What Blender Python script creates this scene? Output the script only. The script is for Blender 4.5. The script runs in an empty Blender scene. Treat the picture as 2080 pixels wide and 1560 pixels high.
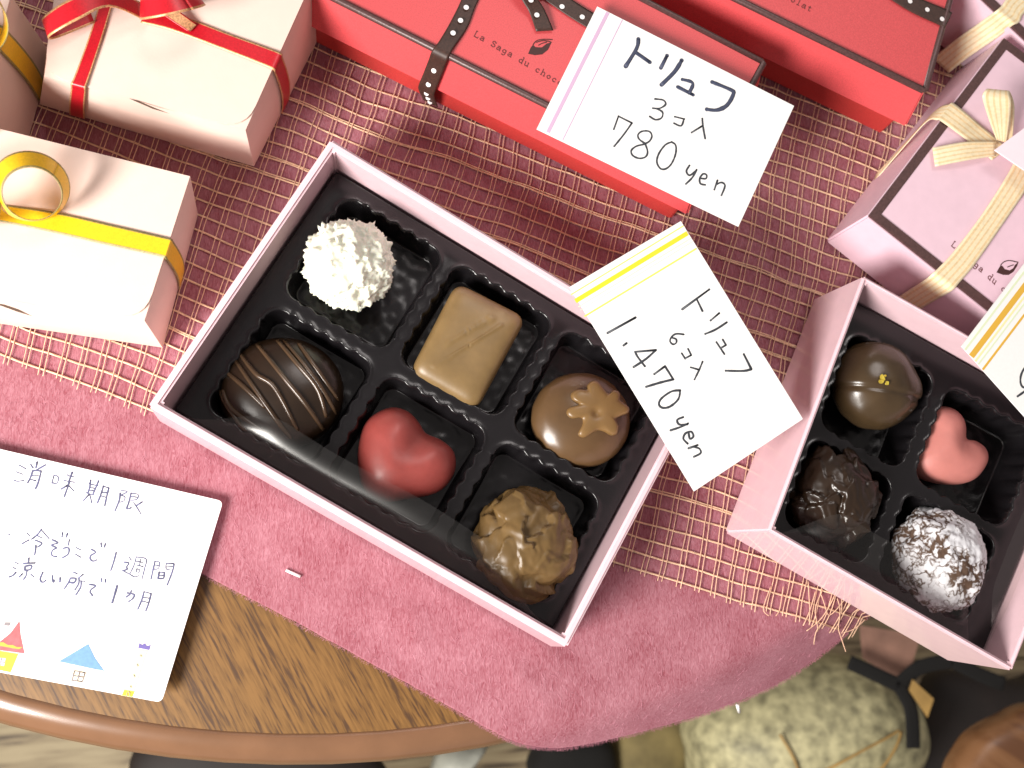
import bpy, bmesh, math, random
from mathutils import Vector, Matrix, noise
random.seed(7)
C = bpy.context.scene.collection
S = bpy.context.scene
PI = math.pi

# ------------------------------------------------------------------ camera
CX, CY, F, HC = 1040.0, 780.0, 1900.0, 0.31      # photo centre, focal length in photo pixels, height over the table (m)
NX, NY = 760.0, 1090.0                           # point straight below the lens
_d = Vector((NX - CX, NY - CY, F)).normalized()
_x = (Vector((1, 0, 0)) - _d[0] * _d).normalized()
_y = -(_d.cross(_x))
def w_of(v):
    return Vector((v.dot(_x), v.dot(_y), -v.dot(_d)))
CAM = Vector((0, 0, HC))
def at(px, py, z=0.0):
    r = w_of(Vector((px - CX, py - CY, F)))
    return CAM + r * ((z - HC) / r.z)
def on_plane(px, py, o, n):
    r = w_of(Vector((px - CX, py - CY, F)))
    return CAM + r * ((o - CAM).dot(n) / r.dot(n))
cd = bpy.data.cameras.new('camera'); cam = bpy.data.objects.new('camera', cd); C.objects.link(cam)
R_, U_, B_ = w_of(Vector((1, 0, 0))), w_of(Vector((0, -1, 0))), w_of(Vector((0, 0, -1)))
M = Matrix(((R_.x, U_.x, B_.x, 0), (R_.y, U_.y, B_.y, 0), (R_.z, U_.z, B_.z, HC), (0, 0, 0, 1)))
cam.matrix_world = M
cd.sensor_width = 36; cd.lens = F / 2080 * 36; cd.clip_start = 0.01; cd.clip_end = 50
cd.dof.use_dof = True; cd.dof.focus_distance = 0.295; cd.dof.aperture_fstop = 13
S.camera = cam

# ------------------------------------------------------------------ world, lamps, exposure
wd = bpy.data.worlds.new('World'); S.world = wd; wd.use_nodes = True
bg = wd.node_tree.nodes['Background']; bg.inputs[0].default_value = (1.0, 0.90, 0.86, 1); bg.inputs[1].default_value = 0.31
def area(name, loc, target, size, power, col):
    l = bpy.data.lights.new(name, 'AREA'); l.energy = power; l.color = col; l.shape = 'DISK'; l.size = size
    o = bpy.data.objects.new(name, l); C.objects.link(o); o.location = loc
    o.rotation_euler = (Vector(target) - Vector(loc)).to_track_quat('-Z', 'Y').to_euler()
    return o
area('table_lamp_light', (-0.44, -0.28, 0.39), (0.02, 0.06, 0), 0.30, 11.4, (1.0, 0.955, 0.905))
area('overhead_fill_light', (0.35, 0.9, 1.5), (0.05, 0.05, 0), 0.6, 6.5, (1.0, 0.93, 0.90))  # added fill from overhead, not a lamp known to hang there
S.view_settings.view_transform = 'Standard'; S.view_settings.look = 'None'
S.view_settings.exposure = 0.0; S.view_settings.gamma = 1.0; S.view_settings.use_curve_mapping = False

# ------------------------------------------------------------------ materials
def lin(c):
    return tuple((v / 12.92 if v <= 0.04045 else ((v + 0.055) / 1.055) ** 2.4) for v in (x / 255 for x in c))
def mat(name, col, rough=0.5, noise_scale=None, amt=0.15, bump=0.0, bump_scale=None, sheen=0, metallic=0, spec=0.5, coat=0, sss=0, stretch=None):
    m = bpy.data.materials.new(name); m.use_nodes = True
    nt = m.node_tree; b = nt.nodes['Principled BSDF']
    b.inputs['Base Color'].default_value = (*col, 1); b.inputs['Roughness'].default_value = rough
    b.inputs['Metallic'].default_value = metallic; b.inputs['Specular IOR Level'].default_value = spec
    b.inputs['Sheen Weight'].default_value = sheen; b.inputs['Coat Weight'].default_value = coat
    if sss:
        b.inputs['Subsurface Weight'].default_value = sss; b.inputs['Subsurface Radius'].default_value = (0.004, 0.002, 0.001)
        b.inputs['Subsurface Scale'].default_value = 0.6
    if noise_scale or bump:
        tc = nt.nodes.new('ShaderNodeTexCoord'); vec = tc.outputs['Object']
        if stretch:
            mp = nt.nodes.new('ShaderNodeMapping'); mp.inputs['Scale'].default_value = stretch[0]; mp.inputs['Rotation'].default_value = (0, 0, stretch[1])
            nt.links.new(vec, mp.inputs[0]); vec = mp.outputs[0]
    if noise_scale:
        n = nt.nodes.new('ShaderNodeTexNoise'); n.inputs['Scale'].default_value = noise_scale; n.inputs['Detail'].default_value = 5
        nt.links.new(vec, n.inputs['Vector'])
        r = nt.nodes.new('ShaderNodeValToRGB')
        r.color_ramp.elements[0].position = 0.3; r.color_ramp.elements[1].position = 0.7
        r.color_ramp.elements[0].color = (*[max(0, c * (1 - amt)) for c in col], 1)
        r.color_ramp.elements[1].color = (*[min(1, c * (1 + amt)) for c in col], 1)
        nt.links.new(n.outputs['Fac'], r.inputs[0]); nt.links.new(r.outputs[0], b.inputs['Base Color'])
    if bump:
        n2 = nt.nodes.new('ShaderNodeTexNoise'); n2.inputs['Scale'].default_value = bump_scale or 800; n2.inputs['Detail'].default_value = 4
        nt.links.new(vec, n2.inputs['Vector'])
        bp = nt.nodes.new('ShaderNodeBump'); bp.inputs['Strength'].default_value = bump; bp.inputs['Distance'].default_value = 0.0004
        nt.links.new(n2.outputs['Fac'], bp.inputs['Height']); nt.links.new(bp.outputs[0], b.inputs['Normal'])
    return m

M_card = mat('white_card', (0.86, 0.86, 0.85), 0.5, 900, 0.02, 0.04, 2500)
M_ink = mat('marker_ink', (0.035, 0.04, 0.05), 0.6)
M_navy = mat('navy_marker_ink', (0.045, 0.055, 0.10), 0.6)
M_blueink = mat('blue_grey_brush_ink', (0.085, 0.09, 0.175), 0.7, 500, 0.35)
M_lav = mat('lavender_print', (0.62, 0.42, 0.60), 0.5)
M_yel = mat('yellow_print', (0.85, 0.66, 0.02), 0.5)
M_grn = mat('lime_print', (0.66, 0.74, 0.12), 0.5)
M_pgrn = mat('pale_green_print', (0.72, 0.80, 0.55), 0.5)
M_och = mat('ochre_print', (0.72, 0.42, 0.05), 0.5)
M_blue = mat('sky_blue_print', (0.13, 0.27, 0.52), 0.5, 900, 0.1)
M_purp = mat('purple_print', (0.13, 0.10, 0.32), 0.5)
M_redp = mat('red_print', (0.65, 0.09, 0.10), 0.5, 700, 0.2)
M_orng = mat('orange_print', (0.85, 0.38, 0.03), 0.5)
M_cream = mat('cream_print', (0.84, 0.75, 0.58), 0.5)
M_lemon = mat('lemon_print', (0.86, 0.80, 0.42), 0.5)
M_greyp = mat('grey_print', (0.22, 0.19, 0.20), 0.5)
M_pink = mat('pink_box_card', (0.82, 0.58, 0.63), 0.30, 220, 0.03, 0.03, 600, coat=0.6)
M_pinklid = mat('pale_pink_lid_card', (0.80, 0.57, 0.66), 0.45, 220, 0.03, 0.05, 1500)
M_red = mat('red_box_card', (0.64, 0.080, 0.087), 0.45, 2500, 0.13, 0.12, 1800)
M_redbase = mat('shaded_red_box_card', (0.46, 0.038, 0.034), 0.45, 2500, 0.13, 0.12, 1800)  # the lid's red card, with the overhang's shade put into the colour
M_palepink = mat('pale_pink_card', (0.84, 0.70, 0.76), 0.45, 400, 0.02)
M_trim = mat('brown_trim', (0.085, 0.040, 0.038), 0.38, 1500, 0.25, 0.15, 1500)
M_kraft = mat('cream_gift_card', (0.80, 0.61, 0.53), 0.5, 260, 0.015, 0.06, 1200)
M_redrib = mat('red_satin', (0.50, 0.008, 0.018), 0.36, 1800, 0.15)
M_yelrib = mat('yellow_satin', (0.88, 0.52, 0.015), 0.32, 1800, 0.10)
M_gold = mat('gold_thread', (0.62, 0.34, 0.16), 0.4, 1800, 0.4, metallic=0.3)
M_olive = mat('olive_thread', (0.30, 0.24, 0.08), 0.5, 1800, 0.3)
M_brrib = mat('brown_ribbon', (0.045, 0.020, 0.014), 0.5, 1800, 0.35)
M_dot = mat('white_dot', (0.85, 0.82, 0.82), 0.5)
M_beige = mat('beige_ribbon', (0.80, 0.60, 0.33), 0.5, 900, 0.12)
M_beige2 = mat('pale_ribbon_stripe', (0.86, 0.74, 0.50), 0.4, 900, 0.08)
M_print = mat('brown_print', (0.13, 0.025, 0.025), 0.6)
M_bean = mat('bean_print', (0.055, 0.018, 0.016), 0.6)
M_tray = mat('black_plastic_tray', (0.008, 0.007, 0.008), 0.22, spec=0.45)
M_thread = mat('beige_net_thread', (0.82, 0.57, 0.38), 0.8, 600, 0.2)
M_thin = mat('thin_net_thread', (0.78, 0.50, 0.34), 0.8, 600, 0.2)
M_milk = mat('milk_chocolate', (0.190, 0.120, 0.047), 0.40, 140, 0.14, 0.06, 700, sss=0.05)
M_milk2 = mat('rough_milk_chocolate', (0.130, 0.078, 0.028), 0.38, 120, 0.18, 0.04, 700, spec=0.4)
M_dark = mat('dark_chocolate', (0.021, 0.011, 0.0055), 0.30, 120, 0.15, 0.05, 600)
M_flowr = mat('caramel_chocolate', (0.180, 0.102, 0.036), 0.34, 150, 0.10, 0.04, 700)
M_brown = mat('ganache_brown', (0.095, 0.052, 0.022), 0.30, 120, 0.15, 0.05, 600)
M_ridge = mat('drizzled_chocolate_highlit', (0.060, 0.034, 0.018), 0.22, 120, 0.15)  # lighter than the dome: ridge highlights partly put into the colour
M_gold2 = mat('glossy_dark_ganache', (0.055, 0.034, 0.016), 0.26, 120, 0.15, 0.05, 600)
M_heart = mat('red_coating', (0.30, 0.056, 0.048), 0.40, 300, 0.07, 0.08, 420, sss=0.1)
M_pheart = mat('pink_coating', (0.50, 0.18, 0.155), 0.58, 260, 0.05, 0.04, 500, sss=0.1)
M_white = mat('white_chocolate', (0.80, 0.81, 0.68), 0.5, 260, 0.05, sss=0.15)
M_gleaf = mat('gold_leaf', (0.95, 0.70, 0.10), 0.3, 900, 0.2, metallic=0.6)
M_plast = mat('white_plastic', (0.88, 0.86, 0.84), 0.35)

def m_powder():
    m = bpy.data.materials.new('sugar_powder'); m.use_nodes = True; nt = m.node_tree; b = nt.nodes['Principled BSDF']
    b.inputs['Roughness'].default_value = 0.95; b.inputs['Specular IOR Level'].default_value = 0.05
    tc = nt.nodes.new('ShaderNodeTexCoord')
    n0 = nt.nodes.new('ShaderNodeTexNoise'); n0.inputs['Scale'].default_value = 330; n0.inputs['Detail'].default_value = 3; n0.inputs['Distortion'].default_value = 0.3
    n1 = nt.nodes.new('ShaderNodeTexNoise'); n1.inputs['Scale'].default_value = 75; n1.inputs['Detail'].default_value = 3
    nt.links.new(tc.outputs['Object'], n0.inputs['Vector']); nt.links.new(tc.outputs['Object'], n1.inputs['Vector'])
    def mth(op, x, y):
        k = nt.nodes.new('ShaderNodeMath'); k.operation = op
        for i, q in enumerate((x, y)):
            if q is None: continue
            if isinstance(q, float): k.inputs[i].default_value = q
            else: nt.links.new(q, k.inputs[i])
        return k.outputs[0]
    line = mth('ABSOLUTE', mth('SUBTRACT', n0.outputs['Fac'], 0.5), None)          # thin winding cracks where the noise crosses its middle
    v = mth('ADD', mth('MULTIPLY', line, 3.6), mth('MULTIPLY', mth('SUBTRACT', n1.outputs['Fac'], 0.5), 1.9))
    r = nt.nodes.new('ShaderNodeValToRGB'); e = r.color_ramp.elements
    e[0].position = 0.02; e[0].color = (0.11, 0.07, 0.05, 1); e[1].position = 0.30; e[1].color = (0.68, 0.68, 0.71, 1)
    nt.links.new(v, r.inputs[0]); nt.links.new(r.outputs[0], b.inputs['Base Color'])
    return m
M_powder = m_powder()

def m_felt():
    m = bpy.data.materials.new('pink_felt'); m.use_nodes = True; nt = m.node_tree; b = nt.nodes['Principled BSDF']
    b.inputs['Roughness'].default_value = 0.95; b.inputs['Specular IOR Level'].default_value = 0.1
    b.inputs['Sheen Weight'].default_value = 0.18; b.inputs['Sheen Tint'].default_value = (1.0, 0.55, 0.68, 1); b.inputs['Sheen Roughness'].default_value = 0.5
    tc = nt.nodes.new('ShaderNodeTexCoord')
    a = nt.nodes.new('ShaderNodeTexNoise'); a.inputs['Scale'].default_value = 70; a.inputs['Detail'].default_value = 5
    mp = nt.nodes.new('ShaderNodeMapping'); mp.inputs['Scale'].default_value = (1, 0.25, 1); mp.inputs['Rotation'].default_value = (0, 0, 0.35)
    f = nt.nodes.new('ShaderNodeTexNoise'); f.inputs['Scale'].default_value = 1500; f.inputs['Detail'].default_value = 4; f.inputs['Distortion'].default_value = 1.5
    nt.links.new(tc.outputs['Object'], a.inputs['Vector']); nt.links.new(tc.outputs['Object'], mp.inputs[0]); nt.links.new(mp.outputs[0], f.inputs['Vector'])
    mx = nt.nodes.new('ShaderNodeMath'); mx.operation = 'MULTIPLY_ADD'; mx.inputs[1].default_value = 0.68
    nt.links.new(f.outputs['Fac'], mx.inputs[0])
    hf = nt.nodes.new('ShaderNodeMath'); hf.operation = 'MULTIPLY'; hf.inputs[1].default_value = 0.32
    nt.links.new(a.outputs['Fac'], hf.inputs[0]); nt.links.new(hf.outputs[0], mx.inputs[2])
    r = nt.nodes.new('ShaderNodeValToRGB'); e = r.color_ramp.elements
    e[0].position = 0.34; e[0].color = (0.245, 0.066, 0.086, 1); e[1].position = 0.70; e[1].color = (0.44, 0.205, 0.245, 1)
    nt.links.new(mx.outputs[0], r.inputs[0]); nt.links.new(r.outputs[0], b.inputs['Base Color'])
    bp = nt.nodes.new('ShaderNodeBump'); bp.inputs['Strength'].default_value = 0.35; bp.inputs['Distance'].default_value = 0.0006
    nt.links.new(f.outputs['Fac'], bp.inputs['Height']); nt.links.new(bp.outputs[0], b.inputs['Normal'])
    return m
M_felt = m_felt()
M_fibre = mat('felt_fibre', (0.58, 0.25, 0.32), 0.9)

def m_wood(name, c1, c2, c3, rot, sc, stretch, rough=0.4):
    m = bpy.data.materials.new(name); m.use_nodes = True; nt = m.node_tree; b = nt.nodes['Principled BSDF']
    b.inputs['Roughness'].default_value = rough
    tc = nt.nodes.new('ShaderNodeTexCoord'); mp0 = nt.nodes.new('ShaderNodeMapping'); mp0.inputs['Rotation'].default_value = (0, 0, rot)
    mp = nt.nodes.new('ShaderNodeMapping'); mp.inputs['Scale'].default_value = (stretch, 1, 1)
    nt.links.new(tc.outputs['Object'], mp0.inputs[0]); nt.links.new(mp0.outputs[0], mp.inputs[0])
    n = nt.nodes.new('ShaderNodeTexNoise'); n.inputs['Scale'].default_value = sc; n.inputs['Detail'].default_value = 6; n.inputs['Distortion'].default_value = 0.6
    n2 = nt.nodes.new('ShaderNodeTexNoise'); n2.inputs['Scale'].default_value = sc * 3.2; n2.inputs['Detail'].default_value = 4
    nt.links.new(mp.outputs[0], n.inputs['Vector']); nt.links.new(mp.outputs[0], n2.inputs['Vector'])
    r = nt.nodes.new('ShaderNodeValToRGB'); e = r.color_ramp.elements
    e[0].position = 0.41; e[0].color = (*c1, 1); e[1].position = 0.58; e[1].color = (*c3, 1)
    k = e.new(0.48); k.color = (*c2, 1)
    mx = nt.nodes.new('ShaderNodeMath'); mx.operation = 'MULTIPLY_ADD'; mx.inputs[1].default_value = 0.56
    h = nt.nodes.new('ShaderNodeMath'); h.operation = 'MULTIPLY'; h.inputs[1].default_value = 0.44
    nt.links.new(n2.outputs['Fac'], mx.inputs[0]); nt.links.new(n.outputs['Fac'], h.inputs[0]); nt.links.new(h.outputs[0], mx.inputs[2])
    nt.links.new(mx.outputs[0], r.inputs[0]); nt.links.new(r.outputs[0], b.inputs['Base Color'])
    return m
M_oak = m_wood('oak_veneer', (0.066, 0.030, 0.011), (0.140, 0.067, 0.016), (0.195, 0.096, 0.024), math.radians(60), 360, 0.09, 0.42)
M_rim = mat('brown_table_rim', (0.17, 0.085, 0.044), 0.24, 90, 0.08, coat=0.3)
M_floor = m_wood('floor_boards', (0.10, 0.072, 0.042), (0.30, 0.23, 0.13), (0.42, 0.34, 0.20), math.radians(-4), 60, 0.10, 0.6)
M_plank = m_wood('orange_brown_wood', (0.13, 0.055, 0.024), (0.19, 0.085, 0.034), (0.24, 0.115, 0.05), math.radians(35), 30, 0.08, 0.35)
M_straw = mat('straw_weave', (0.40, 0.37, 0.21), 0.6, 120, 0.5, 0.8, 130)
M_olivecloth = mat('olive_cloth', (0.20, 0.155, 0.06), 0.8, 50, 0.3)
M_black = mat('black_strap', (0.004, 0.0035, 0.003), 0.9, 60, 0.3)
M_dkbrown = mat('dark_brown_leather', (0.012, 0.007, 0.005), 0.7, 40, 0.3)
M_paper = mat('brown_paper', (0.26, 0.14, 0.10), 0.7, 60, 0.25)
M_tag = mat('ochre_tag', (0.42, 0.26, 0.08), 0.6, 60, 0.2)
M_cloth = mat('pale_cloth', (0.42, 0.43, 0.37), 0.8, 45, 0.35)

def m_film():
    m = bpy.data.materials.new('clear_film'); m.use_nodes = True; nt = m.node_tree; nt.nodes.remove(nt.nodes['Principled BSDF'])
    out = nt.nodes['Material Output']; t = nt.nodes.new('ShaderNodeBsdfTransparent'); g = nt.nodes.new('ShaderNodeBsdfGlossy')
    t.inputs[0].default_value = (0.97, 0.97, 0.96, 1); g.inputs['Roughness'].default_value = 0.24; g.inputs[0].default_value = (0.95, 0.95, 0.93, 1)
    x = nt.nodes.new('ShaderNodeMixShader'); x.inputs[0].default_value = 0.055; nt.links.new(t.outputs[0], x.inputs[1]); nt.links.new(g.outputs[0], x.inputs[2])
    nt.links.new(x.outputs[0], out.inputs[0]); return m
M_film = m_film()

# ------------------------------------------------------------------ helpers
class MB:
    def __init__(s): s.v = []; s.f = []; s.m = []
    def add(s, vs, fs, m=0):
        o = len(s.v); s.v += [tuple(v) for v in vs]; s.f += [tuple(i + o for i in f) for f in fs]; s.m += [m] * len(fs)
    def tube(s, pts, r, m=0, n=6, flat=1.0, up=Vector((0, 0, 1)), closed=False, taper=False):
        pts = [Vector(p) for p in pts]; P = len(pts); vs = []
        for i, p in enumerate(pts):
            a = pts[(i - 1) % P] if (closed or i > 0) else p; b = pts[(i + 1) % P] if (closed or i < P - 1) else p
            t = (b - a); t = t.normalized() if t.length > 1e-9 else Vector((1, 0, 0))
            sd = t.cross(up); sd = sd.normalized() if sd.length > 1e-6 else Vector((1, 0, 0)); u2 = sd.cross(t)
            rr = r
            if isinstance(taper, float): rr = r * (1 + taper * noise.noise(p * 900))
            elif taper: rr = r * (0.55 + 0.45 * math.sin(PI * (0.12 + 0.8 * i / max(1, P - 1))))
            for k in range(n):
                an = 2 * PI * k / n + PI / n
                vs.append(p + sd * (rr * math.cos(an)) + u2 * (rr * flat * math.sin(an)))
        fs = []
        for i in range(P if closed else P - 1):
            j = (i + 1) % P
            for k in range(n):
                fs.append((i * n + k, i * n + (k + 1) % n, j * n + (k + 1) % n, j * n + k))
        if not closed:
            fs.append(tuple(range(n))[::-1]); fs.append(tuple((P - 1) * n + k for k in range(n)))
        s.add(vs, fs, m)
    def build(s, name, mats, parent=None, smooth=False, bevel=0, seg=2):
        me = bpy.data.meshes.new(name); me.from_pydata(s.v, [], s.f)
        for mm in (mats if isinstance(mats, (list, tuple)) else [mats]): me.materials.append(mm)
        for p, k in zip(me.polygons, s.m): p.material_index = k; p.use_smooth = smooth
        bm = bmesh.new(); bm.from_mesh(me)
        bmesh.ops.recalc_face_normals(bm, faces=bm.faces)
        if bevel:
            es = [e for e in bm.edges if e.is_manifold and e.calc_face_angle(0) > 0.5]
            bmesh.ops.bevel(bm, geom=es, offset=bevel, segments=seg, affect='EDGES', clamp_overlap=True)
        bm.to_mesh(me); bm.free()
        o = bpy.data.objects.new(name, me); C.objects.link(o)
        if parent is not None: o.parent = parent
        if parent is not None: o.matrix_parent_inverse = parent.matrix_world.inverted() if False else Matrix.Translation(-parent.location)
        return o
def tag(o, label=None, cat=None, group=None, kind=None):
    if label: o['label'] = label
    if cat: o['category'] = cat
    if group: o['group'] = group
    if kind: o['kind'] = kind
    return o
def thing(name, loc, label, cat, group=None):
    o = bpy.data.objects.new(name, None); C.objects.link(o); o.location = loc; o.empty_display_size = 0.01
    return tag(o, label, cat, group)
def smooth_line(pts, sub=4, closed=False):
    pts = [Vector(p) for p in pts]; n = len(pts)
    if n < 3: return pts
    out = []; rng = n if closed else n - 1
    for i in range(rng):
        p0 = pts[(i - 1) % n] if (closed or i > 0) else pts[i]; p1 = pts[i]; p2 = pts[(i + 1) % n]
        p3 = pts[(i + 2) % n] if (closed or i < n - 2) else pts[(i + 1) % n]
        for k in range(sub):
            t = k / sub
            out.append(0.5 * ((2 * p1) + (p2 - p0) * t + (2 * p0 - 5 * p1 + 4 * p2 - p3) * t * t + (3 * p1 - p0 - 3 * p2 + p3) * t ** 3))
    if not closed: out.append(pts[-1])
    return out
def inset(q, t):
    n = len(q); out = []
    c = sum((Vector(p) for p in q), Vector()) / n
    for i in range(n):
        p = Vector(q[i]); a = (Vector(q[i - 1]) - p).normalized(); b = (Vector(q[(i + 1) % n]) - p).normalized()
        s = max(0.2, a.cross(b).length)
        out.append(p + (a + b) * (t / s))
    return out
def setz(q, z): return [Vector((p[0], p[1], z)) for p in q]
def hexa(top, bot):
    mb = MB(); n = len(top)
    mb.add(list(bot) + list(top), [tuple(range(n)), tuple(range(n, 2 * n))] + [(i, (i + 1) % n, n + (i + 1) % n, n + i) for i in range(n)])
    return mb
def mpp(px, py, z):
    return (at(px + 1, py, z) - at(px, py, z)).length
def fill(mb, pts, m=0, thick=0.00005):
    """flat printed patch on a card: a very thin prism over outline pts (already on the card)"""
    n = len(pts); up = UPV[0]
    mb.add([p for p in pts] + [p + up * thick for p in pts],
           [tuple(range(n))[::-1], tuple(range(n, 2 * n))] + [(i, (i + 1) % n, n + (i + 1) % n, n + i) for i in range(n)], m)
UPV = [Vector((0, 0, 1))]
def strip(pairs, cols, zs=None, thick=0.00025, sub=4):
    """ribbon from left/right edge points; cols = [(width share, material slot)]"""
    L = smooth_line([p[0] for p in pairs], sub); Rr = smooth_line([p[1] for p in pairs], sub)
    mb = MB(); tot = sum(c[0] for c in cols); cum = [0]
    for c in cols: cum.append(cum[-1] + c[0] / tot)
    n = len(L); nc = len(cum)
    nor = []
    for i in range(n):
        a, b = max(0, i - 1), min(n - 1, i + 1)
        t = (L[b] + Rr[b]) - (L[a] + Rr[a]); w = Rr[i] - L[i]; q = w.cross(t)
        nor.append(q.normalized() if q.length > 1e-12 else Vector((0, 0, 1)))
    top = [L[i].lerp(Rr[i], c) for i in range(n) for c in cum]
    bot = [L[i].lerp(Rr[i], c) - nor[i] * thick for i in range(n) for c in cum]
    N = len(top); vs = top + bot
    for j in range(nc - 1):
        fs = []
        for i in range(n - 1):
            a = i * nc + j
            fs.append((a, a + 1, a + nc + 1, a + nc)); fs.append((N + a, N + a + nc, N + a + nc + 1, N + a + 1))
        o = len(mb.v)
        if j == 0: mb.v += [tuple(v) for v in vs]; o = 0
        mb.f += fs; mb.m += [cols[j][1]] * len(fs)
    sf = []
    for i in range(n - 1):
        a, b = i * nc, i * nc + nc - 1
        sf += [(a, a + nc, N + a + nc, N + a), (b, N + b, N + b + nc, b + nc)]
    for j in range(nc - 1):
        a = j; b = (n - 1) * nc + j
        sf += [(a, N + a, N + a + 1, a + 1), (b, b + 1, N + b + 1, N + b)]
    mb.f += sf; mb.m += [cols[0][1]] * len(sf)
    return mb
def P2(l, z): return [at(x, y, z) for x, y in l]

# ------------------------------------------------------------------ table, floor
TR = 0.33; TC = Vector((-0.012, 0.261, 0))
table = thing('round_table', (TC.x, TC.y, -0.5), 'round brown table with oak grain top and glossy rounded rim under the pink felt', 'table')
mb = MB(); n = 128
mb.add([TC + Vector(((TR - 0.0085) * math.cos(2 * PI * i / n), (TR - 0.0085) * math.sin(2 * PI * i / n), 0)) for i in range(n)]
       + [TC + Vector(((TR - 0.0085) * math.cos(2 * PI * i / n), (TR - 0.0085) * math.sin(2 * PI * i / n), -0.012)) for i in range(n)],
       [tuple(range(n)), tuple(range(n, 2 * n))] + [(i, (i + 1) % n, n + (i + 1) % n, n + i) for i in range(n)])
mb.build('table_top', M_oak, table)
prof = [(-0.008, -0.014), (-0.008, -0.0004), (-0.006, 0.0002), (-0.003, -0.0002), (0.0005, -0.002), (0.003, -0.006), (0.0038, -0.011), (0.0028, -0.017), (0.0, -0.021), (-0.006, -0.022)]
mb = MB(); k = len(prof)
vs = []
for i in range(n):
    a = 2 * PI * i / n
    for r, z in prof: vs.append(TC + Vector(((TR - 0.001 + r) * math.cos(a), (TR - 0.001 + r) * math.sin(a), z)))
mb.add(vs, [(i * k + j, ((i + 1) % n) * k + j, ((i + 1) % n) * k + (j + 1) % k, i * k + (j + 1) % k) for i in range(n) for j in range(k)])
mb.build('table_rim', M_rim, table, smooth=True)
mb = MB()
vs = []
for z, r in ((-0.012, 0.05), (-0.05, 0.03), (-0.40, 0.03), (-0.47, 0.06), (-0.498, 0.17)):
    for i in range(24): vs.append(TC + Vector((r * math.cos(2 * PI * i / 24), r * math.sin(2 * PI * i / 24), z)))
mb.add(vs, [(q * 24 + i, q * 24 + (i + 1) % 24, q * 24 + 24 + (i + 1) % 24, q * 24 + 24 + i) for q in range(4) for i in range(24)] + [tuple(range(24)), tuple(range(96, 120))])
mb.build('pedestal', M_dkbrown, table, smooth=True)

FZ = -0.5
mb = MB(); bw = 0.11
for i in range(-14, 15):
    y0 = i * bw
    mb.add([Vector((-1.8, y0 + 0.0012, FZ)), Vector((1.8, y0 + 0.0012, FZ)), Vector((1.8, y0 + bw - 0.0012, FZ)), Vector((-1.8, y0 + bw - 0.0012, FZ))], [(0, 1, 2, 3)])
mb.add([Vector((-1.8, -1.6, FZ - 0.006)), Vector((1.8, -1.6, FZ - 0.006)), Vector((1.8, 1.7, FZ - 0.006)), Vector((-1.8, 1.7, FZ - 0.006))], [(0, 1, 2, 3)])
tag(mb.build('floor', M_floor), kind='structure')

# ------------------------------------------------------------------ felt runner
def droop(x, y):
    d = (Vector((x, y, 0)) - TC).length - (TR - 0.004)
    if d <= 0: return 0.0
    return -min(0.05, 1.2 * d * d / 0.02 if d < 0.008 else 1.2 * 0.0032 + (d - 0.008) * 1.1)
edge = [(-420, 760), (-200, 868), (0, 968), (200, 1065), (410, 1165), (600, 1262), (760, 1350), (890, 1421), (990, 1478), (1050, 1508), (1110, 1524), (1180, 1527), (1300, 1506), (1420, 1478), (1500, 1455), (1580, 1428), (1650, 1396), (1710, 1350), (1750, 1312), (1775, 1285), (1850, 1230), (2000, 1120), (2250, 950)]
ew = smooth_line([at(x, y, 0) for x, y in edge], 8)
random.seed(3)
mb = MB(); NJ = 70; NE = len(ew)
vs = []
CREASES = [(*at(a_, b_, 0).xy, *at(c_, e_, 0).xy, w_, h_) for a_, b_, c_, e_, w_, h_ in ((600, 1215, 900, 1250, .0035, .0011), (835, 1225, 850, 1340, .003, .0011), (1000, 1330, 1130, 1440, .004, .0010), (1330, 1260, 1500, 1300, .004, .0009))]
def feltz(x, y):
    n1 = noise.noise(Vector((x * 22, y * 22, 0.3))) * 0.0006 + noise.noise(Vector((x * 70, y * 70, 2.3))) * 0.00025
    for (ax, ay, bx, by, wd_, hh) in CREASES:
        dx, dy = bx - ax, by - ay; L2 = dx * dx + dy * dy; t = max(0, min(1, ((x - ax) * dx + (y - ay) * dy) / L2))
        n1 += hh * math.sin(PI * (0.08 + 0.84 * t)) * math.exp(-(((x - ax - t * dx) ** 2 + (y - ay - t * dy) ** 2) / wd_ ** 2))
    return 0.0012 + n1 * 0.6 + droop(x, y)
for i, p in enumerate(ew):
    top = Vector((p.x * 1.05 + 0.05, 0.33, 0))
    for j in range(NJ):
        t = (j / (NJ - 1)) ** 1.6
        q = p.lerp(top, t)
        if j == 0: q = q + Vector((noise.noise(q * 900), noise.noise(q * 900 + Vector((5, 5, 5))), 0)) * 0.00035
        vs.append(Vector((q.x, q.y, feltz(q.x, q.y))))
NV = len(vs)
vs2 = [v - Vector((0, 0, 0.0010)) for v in vs]
fs = [(i * NJ + j, (i + 1) * NJ + j, (i + 1) * NJ + j + 1, i * NJ + j + 1) for i in range(NE - 1) for j in range(NJ - 1)]
mb.add(vs + vs2, fs + [tuple(a + NV for a in f[::-1]) for f in fs] + [(i * NJ, (i + 1) * NJ, NV + (i + 1) * NJ, NV + i * NJ) for i in range(NE - 1)])
felt = mb.build('felt_runner', M_felt, smooth=True)
tag(felt, 'dusty pink fuzzy felt runner spread across the round table', 'table runner')
mb = MB()
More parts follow.
